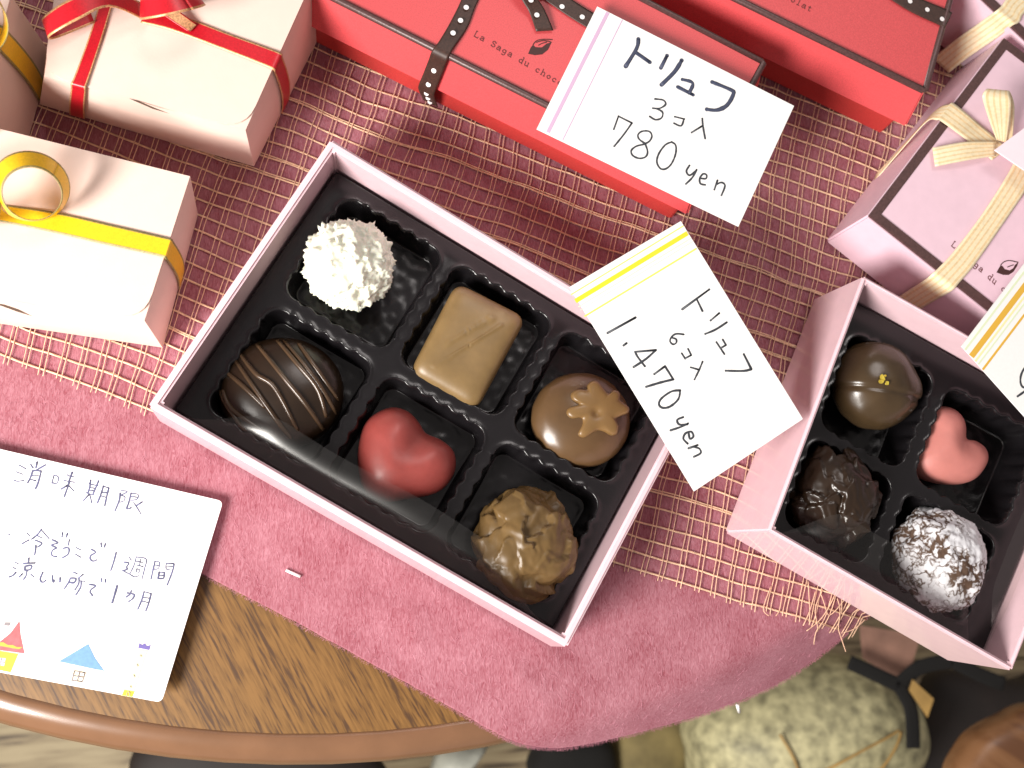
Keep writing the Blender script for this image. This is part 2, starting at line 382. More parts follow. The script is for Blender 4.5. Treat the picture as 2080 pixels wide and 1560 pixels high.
for _ in range(4200):
    px = random.uniform(-50, 1800); py = random.uniform(650, 1530)
    p = at(px, py, 0)
    # inside the felt only
    inside = False
    for i in range(NE - 1):
        if ew[i].x <= p.x < ew[i + 1].x:
            t = (p.x - ew[i].x) / (ew[i + 1].x - ew[i].x); inside = p.y > ew[i].y + t * (ew[i + 1].y - ew[i].y) + 0.0006
            break
    if not inside: continue
    a = random.gauss(1.25, 0.7); L = random.uniform(0.0008, 0.0030); cv = random.uniform(-1, 1)
    pts = []
    for k in range(4):
        q = p + Vector((math.cos(a + cv * k * 0.25), math.sin(a + cv * k * 0.25), 0)) * (L * k / 3)
        pts.append(Vector((q.x, q.y, feltz(q.x, q.y) + 0.00012 + 0.0002 * math.sin(k))))
    mb.tube(pts, 0.000026, n=3)
for _ in range(5000):
    i = random.randrange(2, NE - 3); p = ew[i].lerp(ew[i + 1], random.random()); t = (ew[i + 1] - ew[i]).normalized(); o = Vector((t.y, -t.x, 0))
    a = o.lerp(t * random.choice((-1, 1)), random.random() * 0.6).normalized(); L = random.uniform(0.0003, 0.0014)
    z = feltz(p.x, p.y) - random.random() * 0.0008
    p = Vector((p.x, p.y, z)); mb.tube([p - a * 0.0004, p + a * L * 0.6 + Vector((0, 0, random.uniform(-1, 1) * 0.0002)), p + a * L], 0.00003, n=3)
tag(mb.build('fibres', M_fibre, felt), kind='stuff')

# ------------------------------------------------------------------ open net cloth
ned = [(-700, 470), (-300, 608), (-60, 697), (0, 719), (120, 764), (286, 825), (600, 934), (900, 1030), (1258, 1144), (1480, 1215), (1620, 1252), (1767, 1293), (1990, 1350)]
nb = [at(x, y, 0) for x, y in ned]
eu = (at(1258, 1144) - at(286, 825)).normalized(); o0 = at(286, 825)
dv = (at(1258 + 21.6 * 8, 1144 - 800) - at(1258, 1144)); dv = Vector((dv.x, dv.y, 0)).normalized()
en = Vector((-eu.y, eu.x, 0))
bu = [(p - o0).dot(eu) for p in nb]; bo = [(p - o0).dot(en) for p in nb]
def base_off(u):
    for i in range(len(bu) - 1):
        if bu[i] <= u <= bu[i + 1]: return bo[i] + (bo[i + 1] - bo[i]) * (u - bu[i]) / (bu[i + 1] - bu[i])
    return bo[-1] if u > bu[-1] else bo[0]
dvn = dv.dot(en); dvu = dv.dot(eu)
def netp(u, v, ph=0.0):
    w1 = noise.noise(Vector((u * 28, v * 28, 1.0))) * 0.0022 + noise.noise(Vector((u * 90, v * 90, 4.0 + ph))) * 0.0006
    w2 = noise.noise(Vector((u * 28, v * 28, 9.0))) * 0.0016 + noise.noise(Vector((u * 90, v * 90, 14.0 + ph))) * 0.0005
    fade = max(0.15, 1 - v / 0.02) if v < 0.02 else 1.0
    bo_ = base_off(u) * max(0.0, 1 - v / 0.12)
    p = o0 + eu * (u + dvu / dvn * v + w1) + en * (bo_ + v + w2 * (1.0 if v > 0.004 else 0.5))
    return Vector((p.x, p.y, max(feltz(p.x, p.y) + 0.00035, -0.004 if v > 0.008 else -1)))
random.seed(11)
mb = MB(); SPH = 0.0054; SPV = 0.0057; U0, U1 = -0.16, 0.262; NVR = 42
for r in range(NVR):
    v = r * SPH + random.uniform(-0.0004, 0.0004)
    u1 = U1 - (0.012 if r == 0 else 0.0)
    nn = 150
    for s in range(2 if random.random() < 0.12 else 1):
        off = s * 0.0007
        pts = []
        for k in range(nn + 1):
            u = U0 + (u1 - U0) * k / nn
            p = netp(u, v + off + (0.0005 * noise.noise(Vector((u * 60, r, 7))) if s else 0), 0.13 * r)
            pts.append(p + Vector((0, 0, 0.0002 + 0.00015 * math.sin(k * 1.3))))
        mb.tube(pts, 0.00034 if s == 0 else 0.00022, n=5, flat=0.5)
        if s == 0:
            hp = [Vector((p.x + random.gauss(0, 0.00016), p.y + random.gauss(0, 0.00016), p.z + 0.0002)) for p in pts]
            mb.tube(hp, 0.00007, n=3)
c = 0; u = U0
while u < U1:
    for s in (-1, 1):
        uu = u + s * 0.00072; pts = []
        fr = random.uniform(0.0012, 0.0028)
        for k in range(121):
            v = -fr + (NVR * SPH + fr) * (k / 120) ** 1.0
            p = netp(uu + 0.00022 * noise.noise(Vector((u * 200, v * 70, s))), v, 0.07 * c)
            pts.append(p + Vector((0, 0, 0.00042)))
        mb.tube(pts, 0.00017, 1, n=4)
    c += 1; u += SPV * random.uniform(0.86, 1.14)
# frayed loops at the right end of the hem
for (a, b, cc) in (((1635, 1180), (1638, 1230), (1640, 1262)), ((1650, 1200), (1640, 1235), (1628, 1270)), ((1665, 1195), (1650, 1240), (1672, 1285)), ((1690, 1205), (1668, 1255), (1640, 1282)), ((1660, 1205), (1685, 1250), (1720, 1205)), ((1700, 1200), (1720, 1248), (1742, 1195)), ((1695, 1215), (1720, 1262), (1744, 1330)), ((1675, 1262), (1668, 1285), (1678, 1315)), ((1740, 1290), (1762, 1282), (1785, 1262)), ((1560, 1190), (1545, 1235), (1556, 1250)), ((1585, 1190), (1578, 1235), (1570, 1250))):
    pts = smooth_line([at(*a, 0), at(*b, 0), at(*cc, 0)], 6)
    pts = [Vector((p.x, p.y, max(feltz(p.x, p.y), -0.01) + 0.0011)) for p in pts]; mb.tube(pts, 0.00018, 1, n=4)
tag(mb.build('net_cloth', [M_thread, M_thin], smooth=True), 'open beige net cloth of coarse threads laid over the pink felt with a frayed hem', 'net cloth')

# ------------------------------------------------------------------ open chocolate boxes
def open_box(root, rim_px, z, flare, t, name='box_body', floor=0.0022, zb=0.0022):
    rim = P2(rim_px, z); base = setz(inset(rim, -flare), zb)
    irim = inset(rim, t); ifl = setz(inset(base, t + flare * 0.6), zb + 0.001)
    mb = MB(); V = list(base) + list(rim) + list(irim) + list(ifl)
    fs = [(0, 1, 2, 3), (12, 13, 14, 15)]
    for i in range(4):
        j = (i + 1) % 4
        fs += [(i, j, 4 + j, 4 + i), (4 + i, 4 + j, 8 + j, 8 + i), (8 + i, 8 + j, 12 + j, 12 + i)]
    mb.add(V, fs); mb.build(name, M_pink, root, smooth=False, bevel=0.0007, seg=2)
    return irim, ifl
def bil(q, u, v):  # q: TL TR BR BL
    return q[0].lerp(q[1], u).lerp(q[3].lerp(q[2], u), v)
def tray(root, irim, ifl, zr, zt, cells, nu, nv, zb=0.0035, sc=0.0056):
    t = (zt - ifl[0].z) / (zr - ifl[0].z)
    q = [inset([a.lerp(b, t) for a, b in zip(ifl, irim)], 0.0004)][0]
    q = setz(q, zt)
    eu_ = ((q[1] - q[0]).length + (q[2] - q[3]).length) / 2; ev_ = ((q[3] - q[0]).length + (q[2] - q[1]).length) / 2
    mb = MB(); vs = []
    for i in range(nu + 1):
        for j in range(nv + 1):
            u, v = i / nu, j / nv; x, y = u * eu_, v * ev_
            h = zt; best = 1e9
            for (u0, u1, v0, v1) in cells:
                cx_, cy_ = (u0 + u1) / 2 * eu_, (v0 + v1) / 2 * ev_; hx, hy = (u1 - u0) / 2 * eu_, (v1 - v0) / 2 * ev_; r = 0.005
                dx, dy = abs(x - cx_) - hx + r, abs(y - cy_) - hy + r
                sd = math.hypot(max(dx, 0), max(dy, 0)) + min(max(dx, dy), 0) - r
                al = x if abs(dy) < abs(dx) * 1e-9 or dy > dx else y
                corner = 1.0 if min(dx, dy) < -0.001 else 0.0
                dp = max(0.0, min(1.0, -sd / 0.0016))
                sd += 0.00050 * math.sin(2 * PI * al / sc) * corner * (1 - dp)
                best = min(best, sd)
            if best < 0:
                s = min(1, -best / 0.0020); s = s * s * (3 - 2 * s)
                h = zt + (zb - zt) * s
                if -best > 0.003: h += 0.0002 * noise.noise(Vector((x * 300, y * 300, 0)))
                h += 0.0005 * (1 - s) * max(0, 1 - abs(best + 0.0002) / 0.0006)
            else:
                h = zt + 0.0005 * math.exp(-best / 0.0006)
            if u < 0.004 or u > 0.996 or v < 0.006 or v > 0.994: h -= 0.004
            p = bil(q, u, v); vs.append(Vector((p.x, p.y, h)))
    N = nv + 1
    mb.add(vs, [(i * N + j, (i + 1) * N + j, (i + 1) * N + j + 1, i * N + j + 1) for i in range(nu) for j in range(nv)])
    return mb.build('insert_tray', M_tray, root, smooth=True), q
def inv(q, p):
    a = q[1] - q[0]; b = q[3] - q[0]; d = p - q[0]
    det = a.x * b.y - a.y * b.x
    u, v = (d.x * b.y - d.y * b.x) / det, (a.x * d.y - a.y * d.x) / det
    for _ in range(12):
        e = p - bil(q, u, v); u += (e.x * b.y - e.y * b.x) / det; v += (a.x * e.y - a.y * e.x) / det
    return u, v

six_px = [(672, 282), (1448, 755), (1152, 1316), (300, 825)]
six = thing('chocolate_box', at(870, 800, 0), 'open pink box with black tray holding six assorted chocolates', 'chocolate box', 'open boxes of chocolates')
Z6 = 0.030
ir, fl = open_box(six, six_px, Z6, 0.0022, 0.0026)
ZT = 0.0145
t_ = (ZT - fl[0].z) / (Z6 - fl[0].z); q6 = setz(inset([a.lerp(b, t_) for a, b in zip(fl, ir)], 0.0004), ZT)
def cell_from(q, l, z):
    uv = [inv(q, at(x, y, z)) for x, y in l]
    return uv
PX6 = {'white': [(690, 392), (893, 520), (790, 718), (552, 600)], 'rect': [(915, 540), (1125, 660), (1030, 855), (812, 742)], 'flower': [(1140, 690), (1345, 800), (1245, 985), (1052, 872)],
       'striped': [(535, 618), (755, 738), (640, 935), (385, 790)], 'heart': [(775, 762), (995, 885), (900, 1070), (668, 925)], 'rough': [(1025, 905), (1235, 1015), (1130, 1230), (915, 1085)]}
for k_, l_ in PX6.items():
    print('CELL', k_, [tuple(round(a, 3) for a in uv) for uv in cell_from(q6, l_, ZT)])
cells6 = [(0.055, 0.335, 0.06, 0.475), (0.365, 0.645, 0.06, 0.475), (0.675, 0.955, 0.06, 0.475), (0.055, 0.335, 0.525, 0.94), (0.365, 0.645, 0.525, 0.94), (0.675, 0.955, 0.525, 0.94)]
tray(six, ir, fl, Z6, ZT, cells6, 330, 220)

four_px = [(1754, 559), (2262, 846), (2057, 1364), (1560, 1078)]
four = thing('chocolate_box', at(1830, 980, 0), 'open pink box with black tray holding four chocolates, overhanging the table edge', 'chocolate box', 'open boxes of chocolates')
Z4 = 0.036
ir4, fl4 = open_box(four, four_px, Z4, 0.0008, 0.0016)
ZT4 = 0.022
t_ = (ZT4 - fl4[0].z) / (Z4 - fl4[0].z); q4 = setz(inset([a.lerp(b, t_) for a, b in zip(fl4, ir4)], 0.0004), ZT4)
for k_, l_ in {'gold': [(1730, 690), (1885, 775), (1825, 940), (1660, 880)], 'heart': [(1920, 790), (2110, 890), (2010, 1050), (1850, 980)], 'dark': [(1640, 920), (1820, 960), (1770, 1120), (1580, 1060)], 'powder': [(1840, 990), (2000, 1060), (1990, 1280), (1780, 1150)]}.items():
    print('CELL4', k_, [tuple(round(a, 3) for a in uv) for uv in cell_from(q4, l_, ZT4)])
cells4 = [(0.075, 0.435, 0.12, 0.53), (0.49, 0.89, 0.12, 0.53), (0.075, 0.435, 0.575, 0.93), (0.49, 0.89, 0.575, 0.93)]
tray(four, ir4, fl4, Z4, ZT4, cells4, 230, 230, zb=0.008)

# clear film standing between the tray and the near wall, its edge curling over the tray
def film(root, q_near_l, q_near_r, inward, zlo, zhi, reach):
    mb = MB(); vs = []; n = 40; m = 8
    for i in range(n + 1):
        p = q_near_l.lerp(q_near_r, i / n)
        for j in range(m + 1):
            s = j / m
            w = 0.0005 * math.sin(i * 0.33) * s; tp = min(1, min(i, n - i) / 9.0); tp = tp * tp * (3 - 2 * tp)
            a = p + inward * (reach * tp * (1 - math.cos(s * PI / 2)) + 0.0004 + w)
            vs.append(Vector((a.x, a.y, zlo + (zhi - zlo) * (0.15 + 0.85 * tp) * math.sin(s * PI / 2) + w)))
    mb.add(vs, [(i * (m + 1) + j, (i + 1) * (m + 1) + j, (i + 1) * (m + 1) + j + 1, i * (m + 1) + j + 1) for i in range(n) for j in range(m)])
    return mb.build('clear_film', M_film, root, smooth=True)
inw6 = ((q6[0] + q6[1]) - (q6[3] + q6[2])).normalized()
film(six, q6[3].lerp(q6[2], 0.03), q6[3].lerp(q6[2], 0.97), inw6, 0.0150, 0.0255, 0.013)
inw4 = ((q4[0] + q4[1]) - (q4[3] + q4[2])).normalized()
film(four, q4[3].lerp(q4[2], 0.04), q4[3].lerp(q4[2], 0.95), inw4, 0.0225, 0.034, 0.015)

inw4b = ((q4[0] + q4[3]) - (q4[1] + q4[2])).normalized()
film(four, q4[1].lerp(q4[2], 0.02), q4[1].lerp(q4[2], 0.97), inw4b, 0.0225, 0.0345, 0.013)

# ------------------------------------------------------------------ chocolates
def puffy(outline, z0, H, p=2.4, rings=14, crease=None, foot=0.0):
    n = len(outline); c = sum(outline, Vector()) / n; vs = []
    for r in range(rings):
        s = math.cos(r / rings * PI / 2) if p < 4 else 1 - (r / rings) ** 1.6
        h = max(0.0, 1 - s ** p) ** (1 / p)
        for o in outline:
            v = c + (o - c) * s; z = z0 + foot + (H - foot) * h
            if crease: z -= crease(v, s, h)
            vs.append(Vector((v.x, v.y, z)))
    low = [Vector((o.x, o.y, z0)) for o in [c + (x - c) * 0.97 for x in outline]]
    vs.append(Vector((c.x, c.y, z0 + H - (crease(c, 0, 1) if crease else 0))))
    N = rings * n; vs += low
    fs = [(r * n + i, r * n + (i + 1) % n, (r + 1) * n + (i + 1) % n, (r + 1) * n + i) for r in range(rings - 1) for i in range(n)]
    fs += [((rings - 1) * n + i, (rings - 1) * n + (i + 1) % n, N) for i in range(n)]
    fs += [(N + 1 + i, N + 1 + (i + 1) % n, (i + 1) % n, i) for i in range(n)]
    mb = MB(); mb.add(vs, fs); return mb
def ico(center, rx, ry, rz, fn, sub=6):
    bm = bmesh.new(); bmesh.ops.create_icosphere(bm, subdivisions=sub, radius=1)
    mb = MB(); vs = []
    for v in bm.verts:
        d = v.co.normalized(); k = fn(d)
        p = Vector((d.x * rx * k, d.y * ry * k, d.z * rz * k))
        vs.append(Vector(center) + p)
    fs = [tuple(x.index for x in f.verts) for f in bm.faces]; bm.free(); mb.add(vs, fs); return mb
def vor(d, sc, seed):
    return noise.voronoi(d * sc + Vector((seed, seed * 1.7, seed * 0.3)))[0]

ZF = 0.0042
# white spiky
def fn_white(d):
    d = d + 0.09 * noise.noise_vector(d * 4.0); d.normalize(); f = vor(d, 4.4, 3); sp = max(0, 1 - f[0] * 2.3) ** 1.6
    g = vor(d, 9.5, 8); sp2 = max(0, 1 - g[0] * 2.2) ** 1.5
    q = noise.fractal(d * 3 + Vector((2, 2, 2)), 1.0, 2.0, 4)
    return 0.86 + (0.10 + 0.14 * abs(noise.noise(d * 3.1))) * sp + 0.09 * sp2 + 0.10 * q
s_ = mpp(707, 540, 0.016); r_ = 103 * s_
c_ = at(710, 541, 0.016)
tag(ico((c_.x, c_.y, ZF + r_ * 0.86), r_, r_, r_ * 0.9, fn_white, 6).build('truffle', M_white, smooth=True), 'round white chocolate truffle with a spiky coat in the big box', 'chocolate', 'chocolates in the open boxes')
# rectangular
def roundpoly(pts, r, n=6):
    out = []
    for i in range(len(pts)):
        p = pts[i]; a = (pts[i - 1] - p); b = (pts[(i + 1) % len(pts)] - p)
        pa = p + a.normalized() * r; pb = p + b.normalized() * r
        for k in range(n + 1):
            t = k / n; out.append(pa.lerp(p, t).lerp(p.lerp(pb, t), t))
        m = 8
        nx = pts[(i + 1) % len(pts)]; pn = nx + (p - nx).normalized() * r
        for k in range(1, m): out.append(pb.lerp(pn, k / m))
    return out
zr = 0.0175
rp = P2([(929, 566), (1074, 640), (970, 833), (831, 754)], zr)
rc = sum(rp, Vector()) / 4
def ridge(a, b, w, h):
    a, b = Vector((a.x, a.y, 0)), Vector((b.x, b.y, 0)); t = (b - a).normalized(); L = (b - a).length
    def f(v):
        d = Vector((v.x, v.y, 0)) - a; u = d.dot(t)
        if u < 0 or u > L: return 0
        e = (d - t * u).length; return h * math.exp(-(e / w) ** 2)
    return f
rg1 = ridge(at(905, 700, zr), at(1030, 628, zr), 0.0004, 0.0006); rg2 = ridge(at(880, 745, zr), at(1020, 660, zr), 0.0004, 0.0005)
mbr = puffy(roundpoly(rp, 0.0045), ZF, zr - ZF + 0.0005, p=5, rings=30, crease=lambda v, s, h: -(rg1(v) + rg2(v)) if s < 0.97 else 0, foot=0.004)
tag(mbr.build('praline', M_milk, smooth=True), 'flat rectangular milk chocolate with two fine diagonal ridges', 'chocolate', 'chocolates in the open boxes')
# dome with flower
def fn_dome(d):
    return 1 + 0.012 * noise.noise(d * 4) - (0.0 if d.z > -0.2 else 0.05)
s_ = mpp(1180, 850, 0.014); c_ = at(1182, 852, 0.013)
root = thing('praline', (c_.x, c_.y, ZF), 'round milk chocolate dome topped with a lighter flower', 'chocolate', 'chocolates in the open boxes')
ico((c_.x, c_.y, ZF + 0.0070), 101 * s_, 96 * s_, 0.0082, fn_dome, 5).build('dome', M_brown, root, smooth=True)
fo = [(710, 640), (665, 680), (650, 725), (560, 725), (500, 770), (510, 830), (575, 875), (475, 910), (450, 970), (500, 1020), (590, 1015), (605, 1080), (565, 1175), (620, 1210), (690, 1180), (760, 1140), (830, 1150), (900, 1185), (960, 1170), (975, 1100), (945, 1030), (1000, 990), (1070, 960), (1080, 910), (1030, 865), (985, 830), (985, 760), (930, 730), (875, 765), (810, 700), (760, 645)]
zfl = 0.0205
fp = smooth_line([at(1060 + x * 0.2052, 640 + y * 0.2052, zfl) for x, y in fo], 3, closed=True)
FC = at(1213, 838, zfl); FC = Vector((FC.x, FC.y, 0))
fp0 = fp
puffy(fp, 0.0166, 0.0038, p=5.5, rings=26, crease=lambda v, s, h: 0.0008 * math.exp(-((Vector((v.x, v.y, 0)) - FC).length / 0.0016) ** 2)).build('flower', M_flowr, root, smooth=True)
# striped dark dome
s_ = mpp(572, 793, 0.012); c_ = at(572, 796, 0.011)
sx = [((545, 668), (600, 735), (645, 790), (662, 845)), ((515, 690), (575, 765), (620, 820), (655, 870)), ((478, 705), (520, 760), (560, 790), (605, 875)), ((500, 690), (525, 745)), ((460, 755), (500, 790), (540, 830)), ((605, 695), (640, 745), (690, 815)), ((640, 690), (672, 745)), ((450, 790), (470, 830), (540, 880)), ((485, 735), (540, 828))]
root = thing('praline', (c_.x, c_.y, ZF), 'round dark chocolate dome with thin diagonal icing ridges', 'chocolate', 'chocolates in the open boxes')
RX, RY, RZ, DZ = 128 * s_, 118 * s_, 0.0105, ZF + 0.004
def superz(x, y):
    q = (x / RX) ** 2 + (y / RY) ** 2
    return DZ + RZ * max(0, 1 - q) ** 0.42 if q < 1 else DZ
ico((c_.x, c_.y, DZ), RX, RY, RZ, lambda d: (abs(d.x) ** 2.0 + abs(d.y) ** 2.0 + abs(d.z) ** 2.4) ** (-1 / 2.15) * (1 + 0.006 * noise.noise(d * 5)), 5).build('dome', M_dark, root, smooth=True)
mb = MB()
def dz_at(x, y):
    q = (x / RX) ** 2 + (y / RY) ** 2
    # same super-ellipsoid: solve for z along the vertical
    lo, hi = 0.0, RZ * 1.2
    for _ in range(24):
        m_ = (lo + hi) / 2; d = Vector((x / RX, y / RY, m_ / RZ)); L = d.length; dn = d / L
        k = (abs(dn.x) ** 2 + abs(dn.y) ** 2 + abs(dn.z) ** 2.4) ** (-1 / 2.15)
        if L < k: lo = m_
        else: hi = m_
    return DZ + lo
allst = list(sx) + [((430, 760), (455, 815), (500, 880)), ((560, 672), (640, 770), (690, 850)), ((470, 720), (560, 850), (590, 890))]
for st in allst:
    pts = smooth_line([at(x, y, 0.016) for x, y in st], 8); out = []
    for p in pts:
        x, y = p.x - c_.x, p.y - c_.y
        if (x / RX) ** 2 + (y / RY) ** 2 < 0.93: out.append(Vector((p.x, p.y, dz_at(x, y) + 0.0001)))
    if len(out) > 3: mb.tube(out, 0.00085, n=8, flat=1.0, taper=True)
mb.build('icing_ridges', M_ridge, root, smooth=True)
# hearts
def heart(outz, sc, off, z, H, mt, label, notch_i):
    o = smooth_line([at(off[0] + x * sc, off[1] + y * sc, z) for x, y in outz], 4, closed=True)
    c = sum(o, Vector()) / len(o); nt_ = at(off[0] + outz[notch_i][0] * sc, off[1] + outz[notch_i][1] * sc, z); ax = (nt_ - c); L = ax.length; ax = ax.normalized()
    def cr(v, s, h):
        d = v - c; u = d.dot(ax) / L; e = abs(d.x * ax.y - d.y * ax.x)
        k = max(0.0, min(1.0, (u + 0.55) / 1.3)); k = k * k * (3 - 2 * k)
        return H * 0.24 * k * math.exp(-(e / 0.0050) ** 2) * h
    tag(puffy(o, z - H * 0.72, H, p=2.3, rings=20, crease=cr, foot=H * 0.2).build('heart_chocolate', mt, smooth=True), label, 'chocolate', 'chocolates in the open boxes')
heart([(1440, 770), (1310, 825), (1240, 910), (1205, 1050), (1200, 1180), (1225, 1320), (1280, 1400), (1400, 1450), (1550, 1430), (1720, 1400), (1830, 1340), (1900, 1220), (1890, 1090), (1800, 1005), (1690, 955), (1640, 880), (1560, 800)], 0.28846, (380, 600), 0.0145, 0.0135, M_heart, 'glossy red heart chocolate in the six piece box', 14)
heart([(1060, 645), (965, 665), (910, 740), (880, 850), (830, 980), (790, 1100), (780, 1200), (850, 1300), (1000, 1370), (1200, 1390), (1350, 1350), (1440, 1250), (1475, 1150), (1450, 1050), (1370, 980), (1275, 955), (1250, 840), (1205, 735), (1140, 668)], 0.2179, (1700, 680), 0.021, 0.0125, M_pheart, 'matte pale pink heart chocolate in the four piece box', 15)
# rough ones
def fn_rough(seed, amp, nsc=52):
    rnd = random.Random(seed); scales = []
    for i in range(nsc):
        z = 1 - 1.75 * (i + 0.5) / nsc; th = i * 2.39996 + rnd.uniform(-0.5, 0.5); rr = math.sqrt(max(0, 1 - z * z))
        c = Vector((rr * math.cos(th), rr * math.sin(th), z)).normalized()
        g = Vector((rnd.gauss(0, 1), rnd.gauss(0, 1), rnd.gauss(0, 0.6))) + Vector((-0.5, 0.9, 0.3)); t = (g - c * g.dot(c)).normalized(); bt = c.cross(t)
        scales.append((c, t, bt, rnd.uniform(0.26, 0.50), rnd.uniform(0.45, 1.1), rnd.uniform(0.0, 0.07), rnd.uniform(0.55, 1.35)))
    def f(d):
        n3 = lambda k, o: Vector((noise.noise(d * k + Vector((seed + o, 0, 0))), noise.noise(d * k + Vector((0, seed + o, 0))), noise.noise(d * k + Vector((0, 0, seed + o)))))
        w = (d + 0.24 * n3(2.3, 0) + 0.07 * n3(5.5, 3)).normalized()
        best = 0.0
        for c, t, bt, r, k, b0, asp in scales:
            if w.dot(c) < 0.72: continue
            u, v = w.dot(t) / r, w.dot(bt) / (r * asp)
            q = (u / (1.0 if u < 0 else 0.85)) ** 2 + v * v
            if q >= 1: continue
            lip = 1 - max(0.0, (q - 0.84) / 0.16) ** 2
            rise = ((u + 1) / 2) ** 1.6 * k
            h = (b0 + 0.17 * rise * (1 - 0.45 * v * v) + 0.006 * math.sin(9 * v + 3 * u)) * lip
            best = max(best, h)
        return 0.86 + amp * best + 0.06 * noise.noise(d * 1.7 + Vector((seed, seed, 0))) + 0.007 * noise.noise(d * 10)
    return f
s_ = mpp(1065, 1105, 0.013); c_ = at(1066, 1106, 0.0135)
tag(ico((c_.x, c_.y, ZF + 0.0095), 104 * s_, 113 * s_, 0.0125, fn_rough(2.3, 1.25), 6).build('truffle', M_milk2, smooth=True), 'rough milk chocolate cluster with swirled peaks in the six piece box', 'chocolate', 'chocolates in the open boxes')
s_ = mpp(1695, 1010, 0.02); c_ = at(1697, 1012, 0.020)
tag(ico((c_.x, c_.y, 0.0085 + 0.0105), 87 * s_, 92 * s_, 0.012, fn_rough(7.9, 1.4, 46), 6).build('truffle', M_dark, smooth=True), 'rough dark chocolate truffle with folded peaks in the four piece box', 'chocolate', 'chocolates in the open boxes')
def fn_pow(d):
    return 0.93 + 0.08 * noise.noise(d * 2.2) + 0.045 * noise.fractal(d * 5, 1.0, 2.0, 4) + 0.022 * noise.fractal(d * 16, 1.0, 2.0, 3)
s_ = mpp(1905, 1135, 0.02); c_ = at(1908, 1138, 0.020)
tag(ico((c_.x, c_.y, 0.0085 + 0.0110), 92 * s_, 104 * s_, 0.0125, fn_pow, 6).build('truffle', M_powder, smooth=True), 'white sugar dusted truffle in the four piece box', 'chocolate', 'chocolates in the open boxes')
s_ = mpp(1785, 775, 0.02); c_ = at(1778, 782, 0.020)
root = thing('truffle', (c_.x, c_.y, 0.0085), 'smooth brown truffle with a speck of gold leaf on top', 'chocolate', 'chocolates in the open boxes')
def fn_gold(d):
    e = 0.02 * noise.noise(d * 3 + Vector((4, 1, 0)))
    tail = max(0, d.dot(Vector((0.92, -0.2, 0.33)).normalized())) ** 18 * 0.10
    fold = 0.05 * math.exp(-((d.y + 0.22 + 0.15 * d.x) / 0.06) ** 2)
    return 0.96 + e + tail - fold
ico((c_.x, c_.y, 0.0085 + 0.0105), 86 * s_, 88 * s_, 0.0118, fn_gold, 6).build('truffle_body', M_gold2, root, smooth=True)
mb = MB(); random.seed(4)
for (x, y, r) in ((1791, 766, 5), (1789, 775, 4.5), (1794, 770, 4), (1801, 779, 4), (1797, 763, 2.5)):
    c2 = at(x, y, 0.0306); r *= s_
    pts = [Vector((c2.x + r * (0.7 + 0.5 * random.random()) * math.cos(a * PI / 4), c2.y + r * (0.7 + 0.5 * random.random()) * math.sin(a * PI / 4), 0.0305 + random.uniform(0, 0.0004))) for a in range(8)]
    UPV[0] = Vector((0, 0, 1)); fill(mb, pts, 0, 0.0003)
mb.build('gold_leaf', M_gleaf, root)

# ------------------------------------------------------------------ cards
class Card:
    def __init__(s, corners, zs, label, cat='price card', group='handwritten cards', name='price_card', rnd=0.0, thick=0.00035):
        s.pts = [at(x, y, z) for (x, y), z in zip(corners, zs)]
        s.n = (s.pts[1] - s.pts[0]).cross(s.pts[3] - s.pts[0]).normalized()
        if s.n.z < 0: s.n = -s.n
        s.o = s.pts[0]
        c = [on_plane(x, y, s.o, s.n) for x, y in corners]
        if rnd: c = roundpoly(c, rnd, 5)
        s.root = thing(name, sum(c, Vector()) / len(c), label, cat, group)
        mb = hexa(c, [p - s.n * thick for p in c]); mb.build('card', M_card, s.root)
    def p(s, x, y, up=0.00004): return on_plane(x, y, s.o + s.n * up, s.n)
    def strokes(s, lst, mats, name='handwriting', sub=4, up=0.00004):
        mb = MB()
        for (pts, w, m) in lst:
            P = [s.p(x, y, up) for x, y in pts]; P = smooth_line(P, sub) if len(P) > 2 else P
            k = mpp(pts[0][0], pts[0][1], s.o.z) * w / 2
            mb.tube(P, k, m, n=8, flat=0.09, up=s.n, taper=0.35)
            for e in (P[0], P[-1]):
                n = 10; ring = []
                t = s.n.orthogonal().normalized(); b = s.n.cross(t)
                ring = [e + (t * math.cos(2 * PI * a / n) + b * math.sin(2 * PI * a / n)) * k * 0.98 + s.n * k * 0.02 for a in range(n)]
                mb.add(ring + [e + s.n * k * 0.085], [(a, (a + 1) % n, n) for a in range(n)], m)
        return mb.build(name, mats, s.root, smooth=True)
    def patches(s, lst, mats, name):
        mb = MB(); UPV[0] = s.n
        for i, (pts, m) in enumerate(lst):
            fill(mb, [s.p(x, y, 0.00003 + 0.00001 * i) for x, y in pts], m, 0.00005)
        return mb.build(name, mats, s.root)
def band(a, b, w):
    d = Vector((b[0] - a[0], b[1] - a[1])); n = Vector((-d.y, d.x)).normalized() * (w / 2)
    return [(a[0] + n.x, a[1] + n.y), (b[0] + n.x, b[1] + n.y), (b[0] - n.x, b[1] - n.y), (a[0] - n.x, a[1] - n.y)]
def Z(off, sc, pts): return [(off[0] + x * sc, off[1] + y * sc) for x, y in pts]

